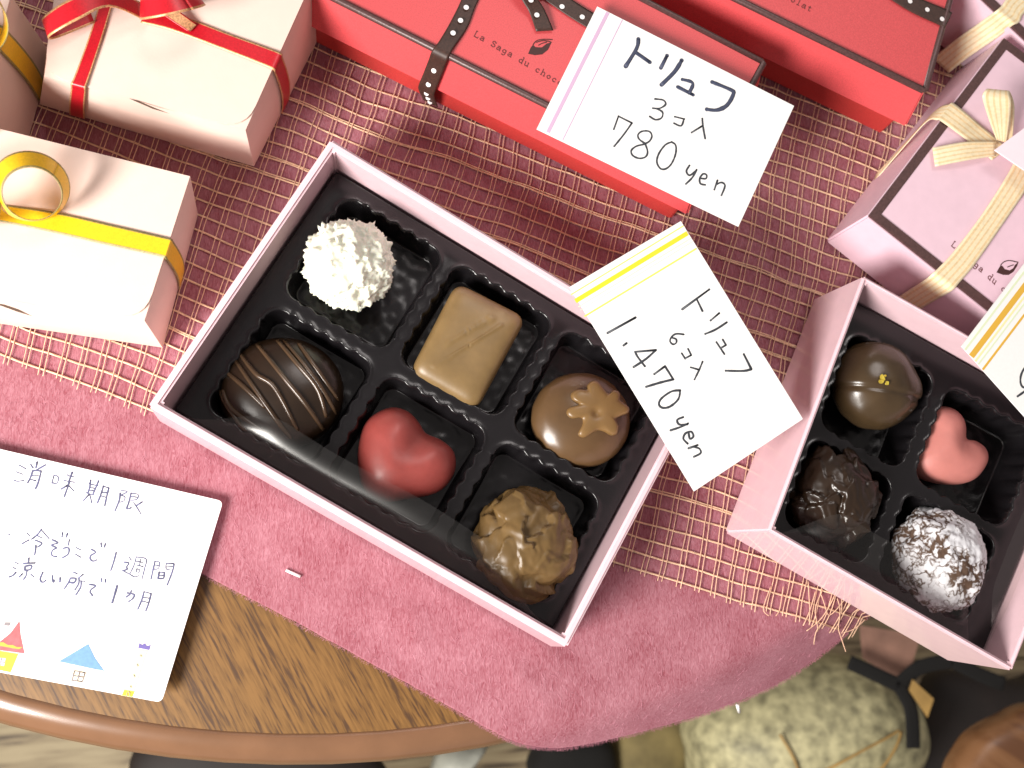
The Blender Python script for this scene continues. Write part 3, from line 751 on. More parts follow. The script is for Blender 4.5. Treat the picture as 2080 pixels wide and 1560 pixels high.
# card 780
k1 = Card([(1213, 13), (1613, 215), (1500, 460), (1090, 262)], [0.0375, 0.0375, 0.0362, 0.0362], 'white price card with lavender stripes reading 780 yen, lying on the red box')
o, sc = (1050, 0), 0.28846
T = 8.6; t2 = 4.0
k1.strokes([(Z(o, sc, l), w, m) for l, w, m in (
    ([(855, 275), (843, 340), (765, 468)], T, 0), ([(845, 375), (935, 438)], T, 0),
    ([(1057, 392), (1013, 478)], T * .95, 0), ([(1160, 425), (1110, 505), (1018, 597)], T, 0),
    ([(1165, 560), (1225, 575), (1238, 600), (1212, 655)], T * .85, 0), ([(1132, 612), (1240, 668)], T * .85, 0),
    ([(1375, 578), (1505, 632), (1525, 660), (1480, 740), (1410, 775), (1337, 770)], T, 0),
    ([(972, 697), (1030, 705), (1047, 735), (1005, 763), (957, 762)], t2, 1), ([(985, 766), (1025, 790), (1018, 830), (975, 843), (935, 820)], t2, 1),
    ([(1112, 822), (1178, 838)], t2, 1), ([(1176, 838), (1156, 886), (1106, 868)], t2, 1),
    ([(1305, 835), (1310, 890), (1325, 975)], t2, 1), ([(1308, 885), (1230, 933)], t2, 1),
    ([(715, 818), (682, 910)], t2, 1), ([(717, 820), (810, 866)], t2, 1), ([(810, 866), (750, 950), (685, 1030)], t2, 1),
    ([(905, 1012), (862, 982), (852, 950), (880, 925), (930, 925), (950, 955), (935, 992), (895, 1015), (840, 1030), (805, 1060), (815, 1095), (860, 1115), (905, 1105), (920, 1068), (903, 1012)], t2, 1),
    ([(1090, 1000), (1045, 1020), (1000, 1080), (985, 1140), (1010, 1187), (1050, 1188), (1090, 1150), (1118, 1080), (1117, 1022), (1088, 1000)], t2, 1),
    ([(1215, 1165), (1193, 1205), (1215, 1235), (1258, 1205)], t2, 1), ([(1265, 1195), (1235, 1250), (1190, 1295)], t2, 1),
    ([(1290, 1255), (1330, 1258), (1335, 1232), (1310, 1225), (1287, 1258), (1292, 1293), (1325, 1302)], t2, 1),
    ([(1412, 1270), (1390, 1335)], t2, 1), ([(1402, 1300), (1440, 1285), (1465, 1308), (1440, 1375)], t2, 1))], [M_navy, M_ink])
k1.patches([(Z(o, sc, band((640, 88), (218, 932), 26)), 0), (Z(o, sc, band((742, 140), (322, 985), 7)), 0)], [M_lav], 'printed_stripes')

# card 1,470
k2 = Card([(1383, 449), (1631, 851), (1410, 998), (1157, 583)], [0.0372, 0.0372, 0.0368, 0.0368], 'white price card with yellow and green stripes reading 1.470 yen between the open boxes')
o, sc = (1130, 440), 0.3654
w = 4.6
k2.strokes([(Z(o, sc, l), w_, 0) for l, w_ in (
    ([(850, 405), (700, 515)], w), ([(780, 458), (812, 525)], w), ([(905, 537), (858, 577)], w), ([(947, 588), (885, 628), (828, 652)], w),
    ([(925, 684), (943, 714)], w * .9), ([(943, 714), (914, 731)], w * .9), ([(890, 698), (934, 764)], w * .9),
    ([(1042, 765), (1084, 848)], w), ([(1084, 848), (1040, 858), (942, 857)], w),
    ([(708, 655), (665, 652), (640, 670), (632, 693), (648, 710), (666, 702), (666, 682), (645, 674)], w * .85),
    ([(732, 735), (750, 770)], w * .85), ([(750, 770), (716, 788)], w * .85), ([(697, 760), (716, 790)], w * .85),
    ([(813, 806), (795, 850), (768, 905)], w * .85), ([(795, 852), (747, 838)], w * .85),
    ([(440, 561), (285, 647)], w * 1.1), ([(374, 716), (390, 704)], w * 1.1),
    ([(553, 742), (500, 790), (430, 836)], w * 1.1), ([(553, 742), (438, 752)], w), ([(438, 752), (452, 780), (492, 832)], w),
    ([(545, 875), (604, 832)], w * 1.1), ([(604, 832), (650, 905)], w * 1.1), ([(650, 905), (580, 922), (500, 946)], w * 1.1),
    ([(688, 966), (640, 972), (585, 1010), (570, 1043), (590, 1063), (632, 1056), (678, 1015), (688, 966)], w * 1.05),
    ([(705, 1115), (672, 1130), (684, 1156), (728, 1155)], w), ([(732, 1150), (690, 1170), (635, 1188)], w),
    ([(735, 1200), (742, 1235), (762, 1222), (750, 1196), (718, 1205), (706, 1235), (730, 1262)], w),
    ([(785, 1270), (735, 1288)], w), ([(762, 1280), (795, 1290), (802, 1315), (765, 1335)], w))], [M_ink])
k2.patches([(Z(o, sc, band((82, 434), (706, 52), 6)), 1), (Z(o, sc, band((106, 470), (729, 92), 26)), 0), (Z(o, sc, band((123, 502), (746, 122), 5)), 2), (Z(o, sc, band((133, 520), (756, 140), 4)), 3), (Z(o, sc, band((156, 555), (778, 178), 9)), 1)], [M_yel, M_grn, M_pgrn, M_cream], 'printed_stripes')

# card at the right edge
k3 = Card([(2250, 312), (2420, 500), (2235, 1018), (1953, 703)][:4], [0.039, 0.039, 0.039, 0.039], 'white card with ochre stripes at the right edge, above the pink heart')
k3.strokes([([(2110, 735), (2084, 745), (2073, 766), (2077, 786), (2100, 788)], 4.5, 0), ([(2100, 780), (2084, 793), (2067, 805)], 4.5, 0), ([(2130, 800), (2110, 850), (2150, 860)], 4.5, 0)], [M_ink])
def L3(off, w): return band((1953 + off[0], 703 + off[1]), (1953 + off[0] + 283, 703 + off[1] - 373), w)
k3.patches([(L3((7, 8), 4), 1), (L3((20, 21), 12), 0), (L3((28, 31), 4), 2), (L3((34, 37), 3), 1), (L3((43, 48), 4.5), 0)], [M_och, M_pgrn, M_lemon], 'printed_stripes')

# expiry card
k4 = Card([(-330, 835), (453, 1018), (328, 1427), (-470, 1278)], [0.0040, 0.0040, 0.0055, 0.0055], 'white notice card with blue brush writing and printed little houses along its foot', 'notice card', name='notice_card', rnd=0.0018, thick=0.0006)
L4 = []
s4 = 0.09615
def add4(off, lst, w=2.6):
    for l in lst:
        L4.append((Z(off, s4, l), w * 1.3, 0))
add4((0, 920), [[(405, 258), (545, 335)], [(345, 400), (475, 450)], [(300, 580), (375, 600), (500, 580)], [(645, 240), (700, 320)]], 2.2)
add4((0, 920), [[(785, 190), (760, 310)], [(955, 255), (860, 310), (750, 370)]], 3.2)
add4((0, 920), [[(690, 375), (650, 500), (585, 630)], [(690, 375), (840, 380), (862, 415), (800, 640), (750, 755)]], 3.2)
add4((0, 920), [[(690, 480), (810, 485)], [(650, 560), (760, 590)], [(1140, 470), (1095, 640)], [(1140, 475), (1210, 490), (1235, 550), (1200, 640), (1110, 635)], [(1415, 460), (1460, 485), (1570, 510)], [(1345, 575), (1440, 600), (1575, 620)], [(1450, 690), (1555, 800)]], 2.1)
add4((0, 920), [[(1525, 410), (1470, 560), (1440, 690), (1360, 915)], [(1430, 680), (1300, 760)]], 3.4)
add4((120, 920), [[(665, 575), (650, 700), (610, 850)], [(835, 590), (780, 720), (715, 870)], [(640, 870), (520, 1000)], [(935, 700), (880, 880), (810, 1055)], [(1050, 740), (1010, 900), (965, 1110)], [(1290, 850), (1270, 1000), (1185, 1215)], [(1520, 850), (1470, 1050), (1430, 1180), (1520, 1160)], [(1755, 1035), (1640, 1110)]], 3.0)
add4((120, 920), [[(630, 640), (700, 670), (815, 690)], [(660, 735), (750, 745)], [(640, 790), (720, 795)], [(580, 835), (640, 870), (730, 880)], [(650, 890), (690, 1055)], [(935, 705), (1050, 740)], [(920, 835), (1010, 840)], [(890, 910), (980, 935)], [(1310, 790), (1440, 820), (1310, 890)], [(1320, 900), (1390, 930), (1370, 1010), (1290, 1040)], [(1530, 855), (1670, 880), (1640, 980), (1520, 1000)], [(1530, 920), (1640, 935)], [(1575, 1050), (1650, 1160), (1730, 1290)]], 2.1)
add4((0, 1060), [[(180, 255), (200, 280)], [(-60, 230), (-40, 250)], [(565, 235), (625, 295)], [(890, 190), (960, 270), (1035, 355)], [(800, 300), (890, 345)], [(1610, 545), (1715, 600)], [(1595, 685), (1705, 750)]], 2.1)
add4((0, 1060), [[(610, 385), (540, 420), (465, 465)], [(875, 155), (790, 270), (670, 365)], [(750, 390), (885, 455), (800, 530)], [(755, 500), (750, 600), (730, 695)], [(1320, 230), (1310, 315)], [(1425, 245), (1400, 320)], [(1465, 380), (1440, 490)], [(1335, 560), (1420, 545), (1460, 590), (1430, 690), (1320, 760)], [(1105, 380), (1225, 445), (1085, 490), (1195, 550), (1120, 590), (1085, 660), (1110, 720), (1195, 735)], [(1930, 580), (2020, 645), (1930, 700), (1900, 760), (1930, 815), (1985, 830), (2035, 805)]], 2.9)
add4((180, 1090), [[(262, 135), (268, 215)], [(355, 150), (330, 220)], [(582, 335), (530, 530), (470, 710)], [(1400, 525), (1360, 700), (1320, 885)], [(1790, 570), (1800, 620), (1750, 790), (1660, 1020)], [(755, 540), (850, 560), (800, 640), (815, 690), (720, 720)], [(20, 1010), (150, 1040), (60, 1110), (30, 1170), (80, 1245)], [(268, 890), (275, 950)], [(350, 905), (355, 960)], [(815, 1190), (960, 1225), (930, 1310), (850, 1370)], [(900, 1145), (870, 1220), (795, 1275)], [(1170, 1165), (1120, 1340), (1040, 1530)], [(1320, 1205), (1270, 1400), (1210, 1560)], [(1490, 750), (1465, 880)], [(1600, 760), (1580, 880), (1470, 885)]], 2.9)
add4((180, 1090), [[(600, 1045), (560, 1190), (500, 1390)]], 4.2)
add4((180, 1090), [[(855, 435), (900, 500)], [(720, 720), (860, 790), (970, 850), (1060, 825)], [(1005, 425), (960, 600), (870, 785)], [(1005, 430), (1215, 475), (1180, 680), (1125, 900)], [(1010, 520), (1140, 545)], [(1095, 480), (1075, 600)], [(1020, 600), (1150, 635)], [(1015, 680), (1010, 750)], [(1020, 680), (1085, 710), (1050, 760)], [(1405, 530), (1495, 545), (1475, 670), (1390, 690)], [(1400, 600), (1480, 615)], [(1640, 565), (1630, 660), (1660, 695), (1715, 685)], [(1640, 570), (1790, 570)], [(1660, 640), (1770, 630)], [(1490, 750), (1600, 760)], [(1480, 830), (1590, 820)], [(1175, 1165), (1320, 1205)], [(1150, 1285), (1270, 1300)], [(1130, 1365), (1250, 1390)]], 2.0)
add4((0, 1120), [[(310, 220), (390, 270)], [(270, 340), (330, 365)], [(650, 485), (720, 545)], [(1550, 440), (1630, 470)], [(1680, 620), (1795, 635)]], 2.1)
add4((0, 1120), [[(335, 440), (270, 510), (195, 540)], [(610, 140), (600, 245)], [(500, 255), (740, 245)], [(530, 320), (525, 390), (560, 400)], [(530, 315), (665, 300), (640, 380), (555, 400)], [(570, 400), (550, 510), (500, 590)], [(470, 475), (405, 540)], [(905, 440), (850, 570), (870, 640), (920, 650), (965, 610)], [(1105, 515), (1110, 600), (1130, 650), (1145, 610)], [(1270, 555), (1265, 645)], [(1485, 565), (1450, 650), (1365, 780)], [(1490, 565), (1600, 575), (1565, 660), (1470, 655)], [(1755, 485), (1665, 560)], [(1665, 570), (1660, 680), (1585, 810)], [(1715, 630), (1700, 760), (1605, 915)]], 3.1)
k4.strokes(L4, [M_blueink])
o, sc = (0, 1240), 0.1635
PR = [
    ([(735, 640), (1215, 738), (1140, 972), (722, 888)], 4), ([(730, 632), (1095, 415), (1180, 590), (1295, 752)], 0),
    ([(1722, 480), (1838, 496), (1640, 1078), (1510, 1055)], 5), ([(1545, 985), (1672, 1005), (1645, 1072), (1515, 1052)], 6), ([(1715, 465), (1730, 405), (1762, 428), (1800, 405), (1820, 442), (1872, 430), (1855, 492)], 1),
    ([(-200, 430), (0, 385), (130, 280), (240, 130), (252, 300), (300, 535), (0, 495), (-220, 450)], 2), ([(-200, 470), (0, 505), (225, 540), (130, 768), (-220, 700)], 6),
    ([(-40, 400), (40, 395), (100, 430), (160, 430), (210, 455), (280, 455), (240, 480), (160, 470), (90, 455), (0, 440), (-50, 430)], 3),
    ([(55, 150), (130, 150), (115, 192), (50, 188)], 7), ([(-30, 585), (70, 595), (50, 690), (-50, 675)], 8)]
k4.patches([(Z(o, sc, l), m) for l, m in PR], [M_blue, M_purp, M_redp, M_orng, M_cream, M_lemon, M_yel, M_greyp, M_card], 'printed_houses')
k4.strokes([(Z(o, sc, l), 2.2, 0) for l in ([(925, 750), (1055, 775)], [(1055, 775), (1020, 885)], [(1020, 885), (890, 870)], [(890, 870), (925, 750)], [(990, 762), (957, 878)], [(908, 812), (1040, 830)], [(1745, 555), (1755, 570)], [(1705, 670), (1712, 690)], [(1662, 800), (1672, 822)], [(1620, 940), (1628, 955)], [(1575, 1060), (1580, 1020), (1610, 1015), (1610, 1055)], [(-10, 640), (60, 645)], [(20, 590), (0, 685)])], [M_greyp], 'printed_lines', up=0.0002)

# ------------------------------------------------------------------ stroke font for the printed name
FONT = {'L': [[(.1, 0), (.1, 1)], [(.0, 1), (.3, 1)], [(0, 0), (.75, 0), (.75, .25)]], 'a': [[(.1, .55), (.4, .65), (.65, .5), (.65, .05), (.8, 0)], [(.65, .35), (.25, .35), (.08, .15), (.3, 0), (.65, .12)]],
        'S': [[(.7, .95), (.7, .8), (.4, 1), (.1, .8), (.25, .58), (.6, .45), (.72, .2), (.4, 0), (.1, .2), (.1, .05)]], 'g': [[(.65, .6), (.65, -.15), (.4, -.32), (.12, -.25)], [(.65, .45), (.35, .62), (.08, .35), (.3, .08), (.65, .2)]],
        'd': [[(.45, 1), (.65, 1), (.65, 0), (.8, 0)], [(.65, .45), (.35, .62), (.08, .3), (.35, 0), (.65, .15)]], 'u': [[(0, .6), (.15, .6), (.15, .15), (.35, 0), (.65, .15)], [(.5, .6), (.65, .6), (.65, 0), (.8, 0)]],
        'c': [[(.68, .45), (.4, .63), (.1, .32), (.38, 0), (.7, .12)]], 'h': [[(.02, 1), (.15, 1), (.15, 0)], [(.15, .4), (.4, .62), (.65, .45), (.65, 0)], [(0, 0), (.3, 0)], [(.5, 0), (.8, 0)]],
        'o': [[(.4, .62), (.1, .32), (.4, 0), (.7, .32), (.4, .62)]], 'l': [[(.2, 1), (.4, 1), (.4, 0)], [(.15, 0), (.65, 0)]], 't': [[(.35, .9), (.35, .12), (.5, 0), (.7, .1)], [(.1, .62), (.65, .62)]], 'r': [[(.1,.6),(.25,.6),(.25,0)],[(.25,.4),(.5,.62),(.7,.5)]], ' ': []}
def printed(root, text, start, step, up, z, w, skip=()):
    """text printed on a lid: start = foot of the first letter (photo px), step per letter, up = vector of one letter height"""
    mb = MB()
    for i, ch in enumerate(text):
        if i in skip: continue
        for st in FONT[ch]:
            pts = []
            for x, y in st:
                X = start[0] + step[0] * (i + x * 0.95) + up[0] * y; Y = start[1] + step[1] * (i + x * 0.95) + up[1] * y
                pts.append(at(X, Y, z + 0.00008))
            pts = smooth_line(pts, 3) if len(pts) > 3 else pts
            mb.tube(pts, w, n=6, flat=0.15)
    return mb.build('printed_name', M_print, root)
def printed_bean(root, off, sc, poly, lines, z, w=0.00018):
    mb = MB(); UPV[0] = Vector((0, 0, 1))
    fill(mb, [at(off[0] + x * sc, off[1] + y * sc, z + 0.00004) for x, y in poly], 0, 0.00005)
    for l in lines: mb.tube(smooth_line([at(off[0] + x * sc, off[1] + y * sc, z + 0.0001) for x, y in l], 5), w, n=6, flat=0.15)
    return mb.build('printed_cacao_bean', M_bean, root)

def dots_on(mb, centers, r, up, m):
    for c, n in zip(centers, up):
        t = n.orthogonal().normalized(); b = n.cross(t); k = 14
        ring = [c + (t * math.cos(2 * PI * a / k) + b * math.sin(2 * PI * a / k)) * r + n * 0.0005 for a in range(k)]
        mb.add(ring, [tuple(range(k))], m)
DOTCOLS = [(0.12, 0), (0.76, 0), (0.12, 0)]
def dotted(root, pairs, dots, r=0.00085, sub=5):
    mb = strip(pairs, DOTCOLS, sub=sub)
    dots_on(mb, [d[0] for d in dots], r, [d[1] for d in dots], 1)
    return mb.build('ribbon', [M_brrib, M_dot], root, smooth=True)

def over_edge(top, base, i, pl, pr, off=0.0006, bulge=0.0014, ts=(0.0, 0.06, 0.25, 0.5, 0.75, 0.96), mid=None):
    """ribbon edge points running down wall i of a box under lid points pl, pr"""
    a, b = top[i], top[(i + 1) % 4]; c, d = base[i], base[(i + 1) % 4]; L2 = (b - a).length_squared
    n = (b - a).cross(Vector((0, 0, 1))).normalized(); cc = sum(top, Vector()) / 4
    if n.dot(a - cc) < 0: n = -n
    out = []
    for t in ts:
        pr_ = []
        for p in (pl, pr):
            s = (p - a).dot(b - a) / L2
            if mid is not None:
                m = mid[i].lerp(mid[(i + 1) % 4], s); tp = a.lerp(b, s); bt = c.lerp(d, s)
                q = tp.lerp(m, t / 0.5) if t <= 0.5 else m.lerp(bt, (t - 0.5) / 0.5)
                if t > 0.5: q = q + n * 0.0006
            else: q = a.lerp(b, s).lerp(c.lerp(d, s), t)
            pr_.append(q + n * (off + bulge * math.sin(PI * t)) + Vector((0, 0, 0.0004 if t == 0 else 0)))
        out.append(tuple(pr_))
    return out
# ------------------------------------------------------------------ red boxes
def red_box(lid_px, h, zl, label, flare=0.0042):
    lid = P2(lid_px, h); c = sum(lid, Vector()) / 4
    root = thing('gift_box', (c.x, c.y, 0.0022), label, 'gift box', 'red gift boxes')
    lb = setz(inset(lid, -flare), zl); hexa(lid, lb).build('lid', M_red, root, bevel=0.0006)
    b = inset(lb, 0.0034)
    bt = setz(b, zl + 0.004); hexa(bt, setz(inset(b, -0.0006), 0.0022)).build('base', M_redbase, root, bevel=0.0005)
    ring = []
    for i in range(4):
        a, d = lid[i], lid[(i + 1) % 4]
        ring += [a.lerp(d, 0.006), a.lerp(d, 0.5), a.lerp(d, 0.994)]
    ring = [p + Vector((0, 0, -0.0003)) for p in ring]
    mb = MB(); mb.tube(ring, 0.00115, n=10, closed=True); mb.build('trim', M_trim, root, smooth=True)
    return root, lid, setz(b, 0.0022), lb
HR = 0.034
rb, lid1, bas1, lb1 = red_box([(790, -270), (1552, 127), (1420, 368), (640, -24)], HR, 0.0165, 'red gift box printed with a cacao bean, under the lavender striped price card')
printed(rb, 'La Saga du chocolat', (962, 73), (11.25, 6.45), (5.5, -10.5), HR, 0.00016)
printed_bean(rb, (940, 40), 0.1154, [(1150, 600), (1190, 500), (1235, 440), (1275, 485), (1390, 490), (1470, 425), (1565, 395), (1500, 530), (1400, 610), (1270, 625)], [[(1235, 440), (1300, 370), (1420, 345), (1580, 350)], [(1290, 400), (1400, 370), (1500, 378), (1560, 400)], [(1330, 450), (1400, 415), (1480, 395)]], HR)
UZ = Vector((0, 0, 1))
zt = HR + 0.0004
def A(x, y, z): return at(x, y, z)
pa, pb0 = A(881, 97, zt), A(913, 113, zt)
side = over_edge(lid1, bas1, 2, pa, pb0, off=0.0013, bulge=0.0, ts=(0.0, 0.12, 0.3, 0.49, 0.6, 0.8, 0.97), mid=lb1)
def mids(l, k, t): return l[k][0].lerp(l[k][1], 0.5).lerp(l[k + 1][0].lerp(l[k + 1][1], 0.5), t)
FN = Vector((-0.3, -0.8, 0.5)).normalized()
prs = [(A(985, -130, zt), A(1030, -115, zt)), (A(941, -10, zt), A(972, 0, zt)), (A(915, 45, zt), A(950, 55, zt)), (A(892, 84, zt + .0006), A(922, 96, zt + .0006))] + side
dotted(rb, prs, [(mids(prs, k_, t_k) + Vector((0, 0, 0.0004)), UZ) for k_, t_k in ((0, .98), (1, .42), (1, .9), (2, .5))] + [(mids(side, k_, t_k), FN) for k_, t_k in ((1, .5), (2, .6), (3, .8), (4, .7), (5, .6))])
dotted(rb, [(A(1040, -60, zt + .006), A(1070, -75, zt + .006)), (A(1058, -5, zt + .003), A(1088, -12, zt + .003)), (A(1075, 25, zt + .0012), A(1106, 20, zt + .0012)), (A(1089, 64, zt + .0003), A(1124, 62, zt + .0003))], [(A(1078, 2, zt + .0026), UZ), (A(1090, 32, zt + .0012), UZ)])
dotted(rb, [(A(1030, -60, zt), A(1050, -85, zt)), (A(1100, -5, zt), A(1120, -30, zt)), (A(1190, 55, zt), A(1207, 28, zt)), (A(1320, 122, zt), A(1335, 92, zt)), (A(1468, 200, zt), A(1483, 168, zt)), (A(1492, 214, zt - .0006), A(1505, 180, zt - .0006)), (A(1484, 222, zt - .009), A(1498, 190, zt - .009))], [(A(1100 + 41 * i, -6 + 21 * i, zt), UZ) for i in range(9)])

HR2 = 0.033
rb2, lid2, bas2, lb2 = red_box([(1375, -420), (1965, -130), (1879, 184), (1240, -128)], HR2, 0.0160, 'red gift box at the top of the photo beside the pink ribboned boxes')
z2 = HR2 + 0.0004
dotted(rb2, [(A(1640, -130, z2), A(1655, -160, z2)), (A(1815, 3, z2), A(1830, -25, z2)), (A(1905, 50, z2), A(1922, 20, z2)), (A(1918, 57, z2 - .0007), A(1931, 28, z2 - .0007)), (A(1905, 70, z2 - .012), A(1920, 40, z2 - .012))], [(A(1847, 4, z2), UZ), (A(1882, 21, z2), UZ), (A(1912, 40, z2), UZ), (A(1812, -15, z2), UZ)])
dotted(rb2, [(A(1420, -200, z2), A(1450, -190, z2)), (A(1335, -65, z2), A(1372, -50, z2)), (A(1330, -60, z2 - .001), A(1368, -45, z2 - .001)), (A(1326, -40, z2 - .008), A(1366, -25, z2 - .008)), (A(1330, 5, .013), A(1372, 22, .013)), (A(1335, 20, .004), A(1375, 40, .004))], [(A(1352, -35, z2 - .008), Vector((-0.3, -0.7, 0.6)).normalized())])
printed(rb2, 'La Saga du chocolat', (1440, -85), (11.0, 5.8), (5, -10), HR2, 0.00016)

# ------------------------------------------------------------------ pink closed boxes
RIBC = [(0.10, 1), (0.09, 0), (0.14, 1), (0.07, 0), (0.14, 1), (0.07, 0), (0.14, 1), (0.09, 0), (0.10, 1)]
def pink_box(lid_px, h, label, bw, zb=0.0022, border=True, flare=0.0008):
    lid = P2(lid_px, h); c = sum(lid, Vector()) / 4
    root = thing('gift_box', (c.x, c.y, zb), label, 'gift box', 'pale pink gift boxes')
    hexa(lid, setz(inset(lid, -flare), zb)).build('box_body', M_pinklid, root, bevel=0.0007)
    if border:
        i0 = inset(lid, 0.0003); i1 = inset(lid, bw); up = Vector((0, 0, 0.0003)); dn = Vector((0, 0, -0.0006)); mb = MB()
        vs = [p + up for p in i0] + [p + up for p in i1] + [p + dn for p in i0] + [p + dn for p in i1]
        fs = []
        for i in range(4):
            j = (i + 1) % 4
            fs += [(i, j, 4 + j, 4 + i), (8 + i, 12 + i, 12 + j, 8 + j), (i, 8 + i, 8 + j, j), (4 + i, 4 + j, 12 + j, 12 + i)]
        mb.add(vs, fs); mb.build('trim', M_trim, root)
    return root, lid
HP = 0.030
pb, lidp = pink_box([(2038, 76), (2520, 440), (2250, 826), (1762, 438)], HP, 'pink gift box with brown border, cacao bean print and striped beige bow', 0.0034)
zp = HP + 0.0007
def beige(root, pairs, name='ribbon', sub=5):
    return strip(pairs, RIBC, sub=sub).build(name, [M_beige, M_beige2], root, smooth=True)
beige(pb, [(A(2062, 325, zp), A(2100, 352, zp)), (A(2040, 365, zp), A(2082, 388, zp)), (A(1991, 440, zp), A(2043, 446, zp)), (A(1936, 512, zp), A(1981, 535, zp)), (A(1905, 545, zp), A(1950, 572, zp)), (A(1893, 556, zp - .0003), A(1936, 588, zp - .0003)), (A(1880, 567, zp - .004), A(1920, 598, zp - .004)), (A(1845, 590, .014), A(1885, 618, .014)), (A(1812, 612, .003), A(1850, 640, .003))])
beige(pb, [(A(1780, 352, .004), A(1772, 372, .004)), (A(1845, 282, .016), A(1832, 302, .016)), (A(1900, 224, zp - .0045), A(1880, 248, zp - .0045)), (A(1928, 211, zp + .0002), A(1902, 243, zp + .0002)), (A(1945, 215, zp + .0003), A(1918, 250, zp + .0003)), (A(2025, 282, zp), A(1992, 305, zp)), (A(2050, 300, zp), A(2015, 325, zp))])
beige(pb, [(A(1894, 300, zp + .001), A(1900, 338, zp + .001)), (A(1960, 288, zp + .0022), A(1962, 326, zp + .0022)), (A(2024, 288, zp + .0012), A(2024, 316, zp + .0012))], 'ribbon_tail')
beige(pb, [(A(2024, 284, zp + .001), A(2044, 290, zp + .001)), (A(2006, 235, zp + .008), A(2052, 240, zp + .008)), (A(1996, 196, zp + .014), A(2054, 206, zp + .014)), (A(2008, 180, zp + .013), A(2050, 184, zp + .013)), (A(2020, 210, zp + .007), A(2060, 215, zp + .007)), (A(2034, 282, zp + .0006), A(2056, 290, zp + .0006))], 'bow_loop')
printed(pb, 'La Saga du chocolat', (1932, 499), (9.1, 8.1), (6.5, -9.5), HP, 0.00016, skip=(1, 2, 3))
printed_bean(pb, (1880, 440), 0.128, [(1125, 885), (1190, 770), (1225, 790), (1255, 835), (1330, 855), (1390, 820), (1420, 765), (1475, 720), (1450, 790), (1390, 880), (1320, 925), (1230, 925)], [[(1190, 770), (1250, 715), (1340, 698), (1470, 725)], [(1300, 800), (1350, 780), (1400, 765)]], HP)
pb2, _l = pink_box([(2150, -300), (2500, 50), (2330, 318), (1930, -62)], HP, 'pink gift box with grey brown border at the top right corner of the photo', 0.0034)
beige(pb2, [(A(2190, -110, zp), A(2220, -80, zp)), (A(2062, -18, zp), A(2092, 15, zp)), (A(2034, 12, zp), A(2070, 45, zp)), (A(2020, 24, zp - .0004), A(2056, 52, zp - .0004)), (A(1995, 42, zp - .006), A(2032, 72, zp - .006)), (A(1935, 85, .0135), A(1965, 118, .0135)), (A(1895, 118, .0035), A(1928, 148, .0035))])
tgp = [at(2021, 304, HP + .0075), at(2110, 238, HP + .0105), at(2260, 330, HP + .0100), at(2150, 392, HP + .0070)]
tgr = thing('gift_tag', (sum(tgp, Vector()) / 4), 'small pale pink card tucked over the beige bow at the right edge', 'gift tag')
hexa(tgp, [p - Vector((0, 0, 0.0006)) for p in tgp]).build('card', M_palepink, tgr)

# ------------------------------------------------------------------ cream gift boxes with satin ribbon
def cream_box(top_px, base_px, h, label, flap_r=0.008):
    top = P2(top_px, h); base = P2(base_px, 0.0022); c = sum(base, Vector()) / 4
    root = thing('gift_box', (c.x, c.y, 0.0022), label, 'gift box', 'cream gift boxes')
    mb = MB(); tp = [p - Vector((0, 0, 0.0008)) for p in top]
    # body with slightly bulging walls
    vs = []; K = 6; E = 8
    loop = []
    for k in range(K + 1):
        t = k / K
        q = [a.lerp(b, t) for a, b in zip(base, tp)]
        cc = sum(q, Vector()) / 4
        for i in range(4):
            for e in range(E):
                s = e / E; p = q[i].lerp(q[(i + 1) % 4], s)
                nrm = (q[(i + 1) % 4] - q[i]).cross(Vector((0, 0, 1))).normalized()
                if nrm.dot(p - cc) < 0: nrm = -nrm
                vs.append(p + nrm * (0.0012 * math.sin(PI * s) * math.sin(PI * t)))
    N = 4 * E
    fs = [(k * N + i, k * N + (i + 1) % N, (k + 1) * N + (i + 1) % N, (k + 1) * N + i) for k in range(K) for i in range(N)] + [tuple(range(N)), tuple(range(K * N, K * N + N))]
    mb.add(vs, fs); mb.build('box_body', M_kraft, root)
    tl, tr, br, bl = top
    def corner(p, a, b):
        pa = p + (a - p).normalized() * flap_r; pb_ = p + (b - p).normalized() * flap_r
        return [pa.lerp(p, t / 6).lerp(p.lerp(pb_, t / 6), t / 6) for t in range(7)]
    out = [tl, tr] + corner(br, tr, bl) + corner(bl, br, tl)
    hexa(out, [p - Vector((0, 0, 0.0006)) for p in out]).build('lid', M_kraft, root)
    return root, top, base
HA = 0.036
ga, topa, basa = cream_box([(130, -150), (640, -52), (498, 262), (88, 152)], [(150, -40), (655, 62), (516, 338), (80, 212)], HA, 'cream gift box tied with a red satin ribbon')
def satin(root, pairs, m1, m2, name='ribbon', sub=5):
    return strip(pairs, [(0.10, 1), (0.8, 0), (0.10, 1)], sub=sub).build(name, [m1, m2], root, smooth=True)
za = HA + 0.0005
satin(ga, [(A(300, 18, za), A(285, 45, za)), (A(380, 36, za), A(345, 60, za)), (A(470, 70, za), A(440, 95, za)), (A(545, 97, za), A(530, 130, za))] + over_edge(topa, basa, 1, A(572, 108, za), A(556, 142, za)), M_redrib, M_gold)
satin(ga, [(A(212, -60, za), A(245, -55, za)), (A(200, 12, za), A(226, 18, za)), (A(178, 84, za), A(204, 90, za)), (A(152, 154, za), A(180, 162, za))] + over_edge(topa, basa, 2, A(144, 170, za), A(174, 178, za), bulge=0.001), M_redrib, M_gold)
satin(ga, [(A(285, 5, za + .002), A(290, 40, za + .002)), (A(215, -22, za + .010), A(222, 14, za + .010)), (A(140, 0, za + .013), A(160, 40, za + .013)), (A(92, 32, za + .010), A(104, 72, za + .010)), (A(96, 40, za + .004), A(112, 78, za + .004)), (A(180, 15, za + .001), A(192, 45, za + .001))], M_redrib, M_gold, 'bow_loop')
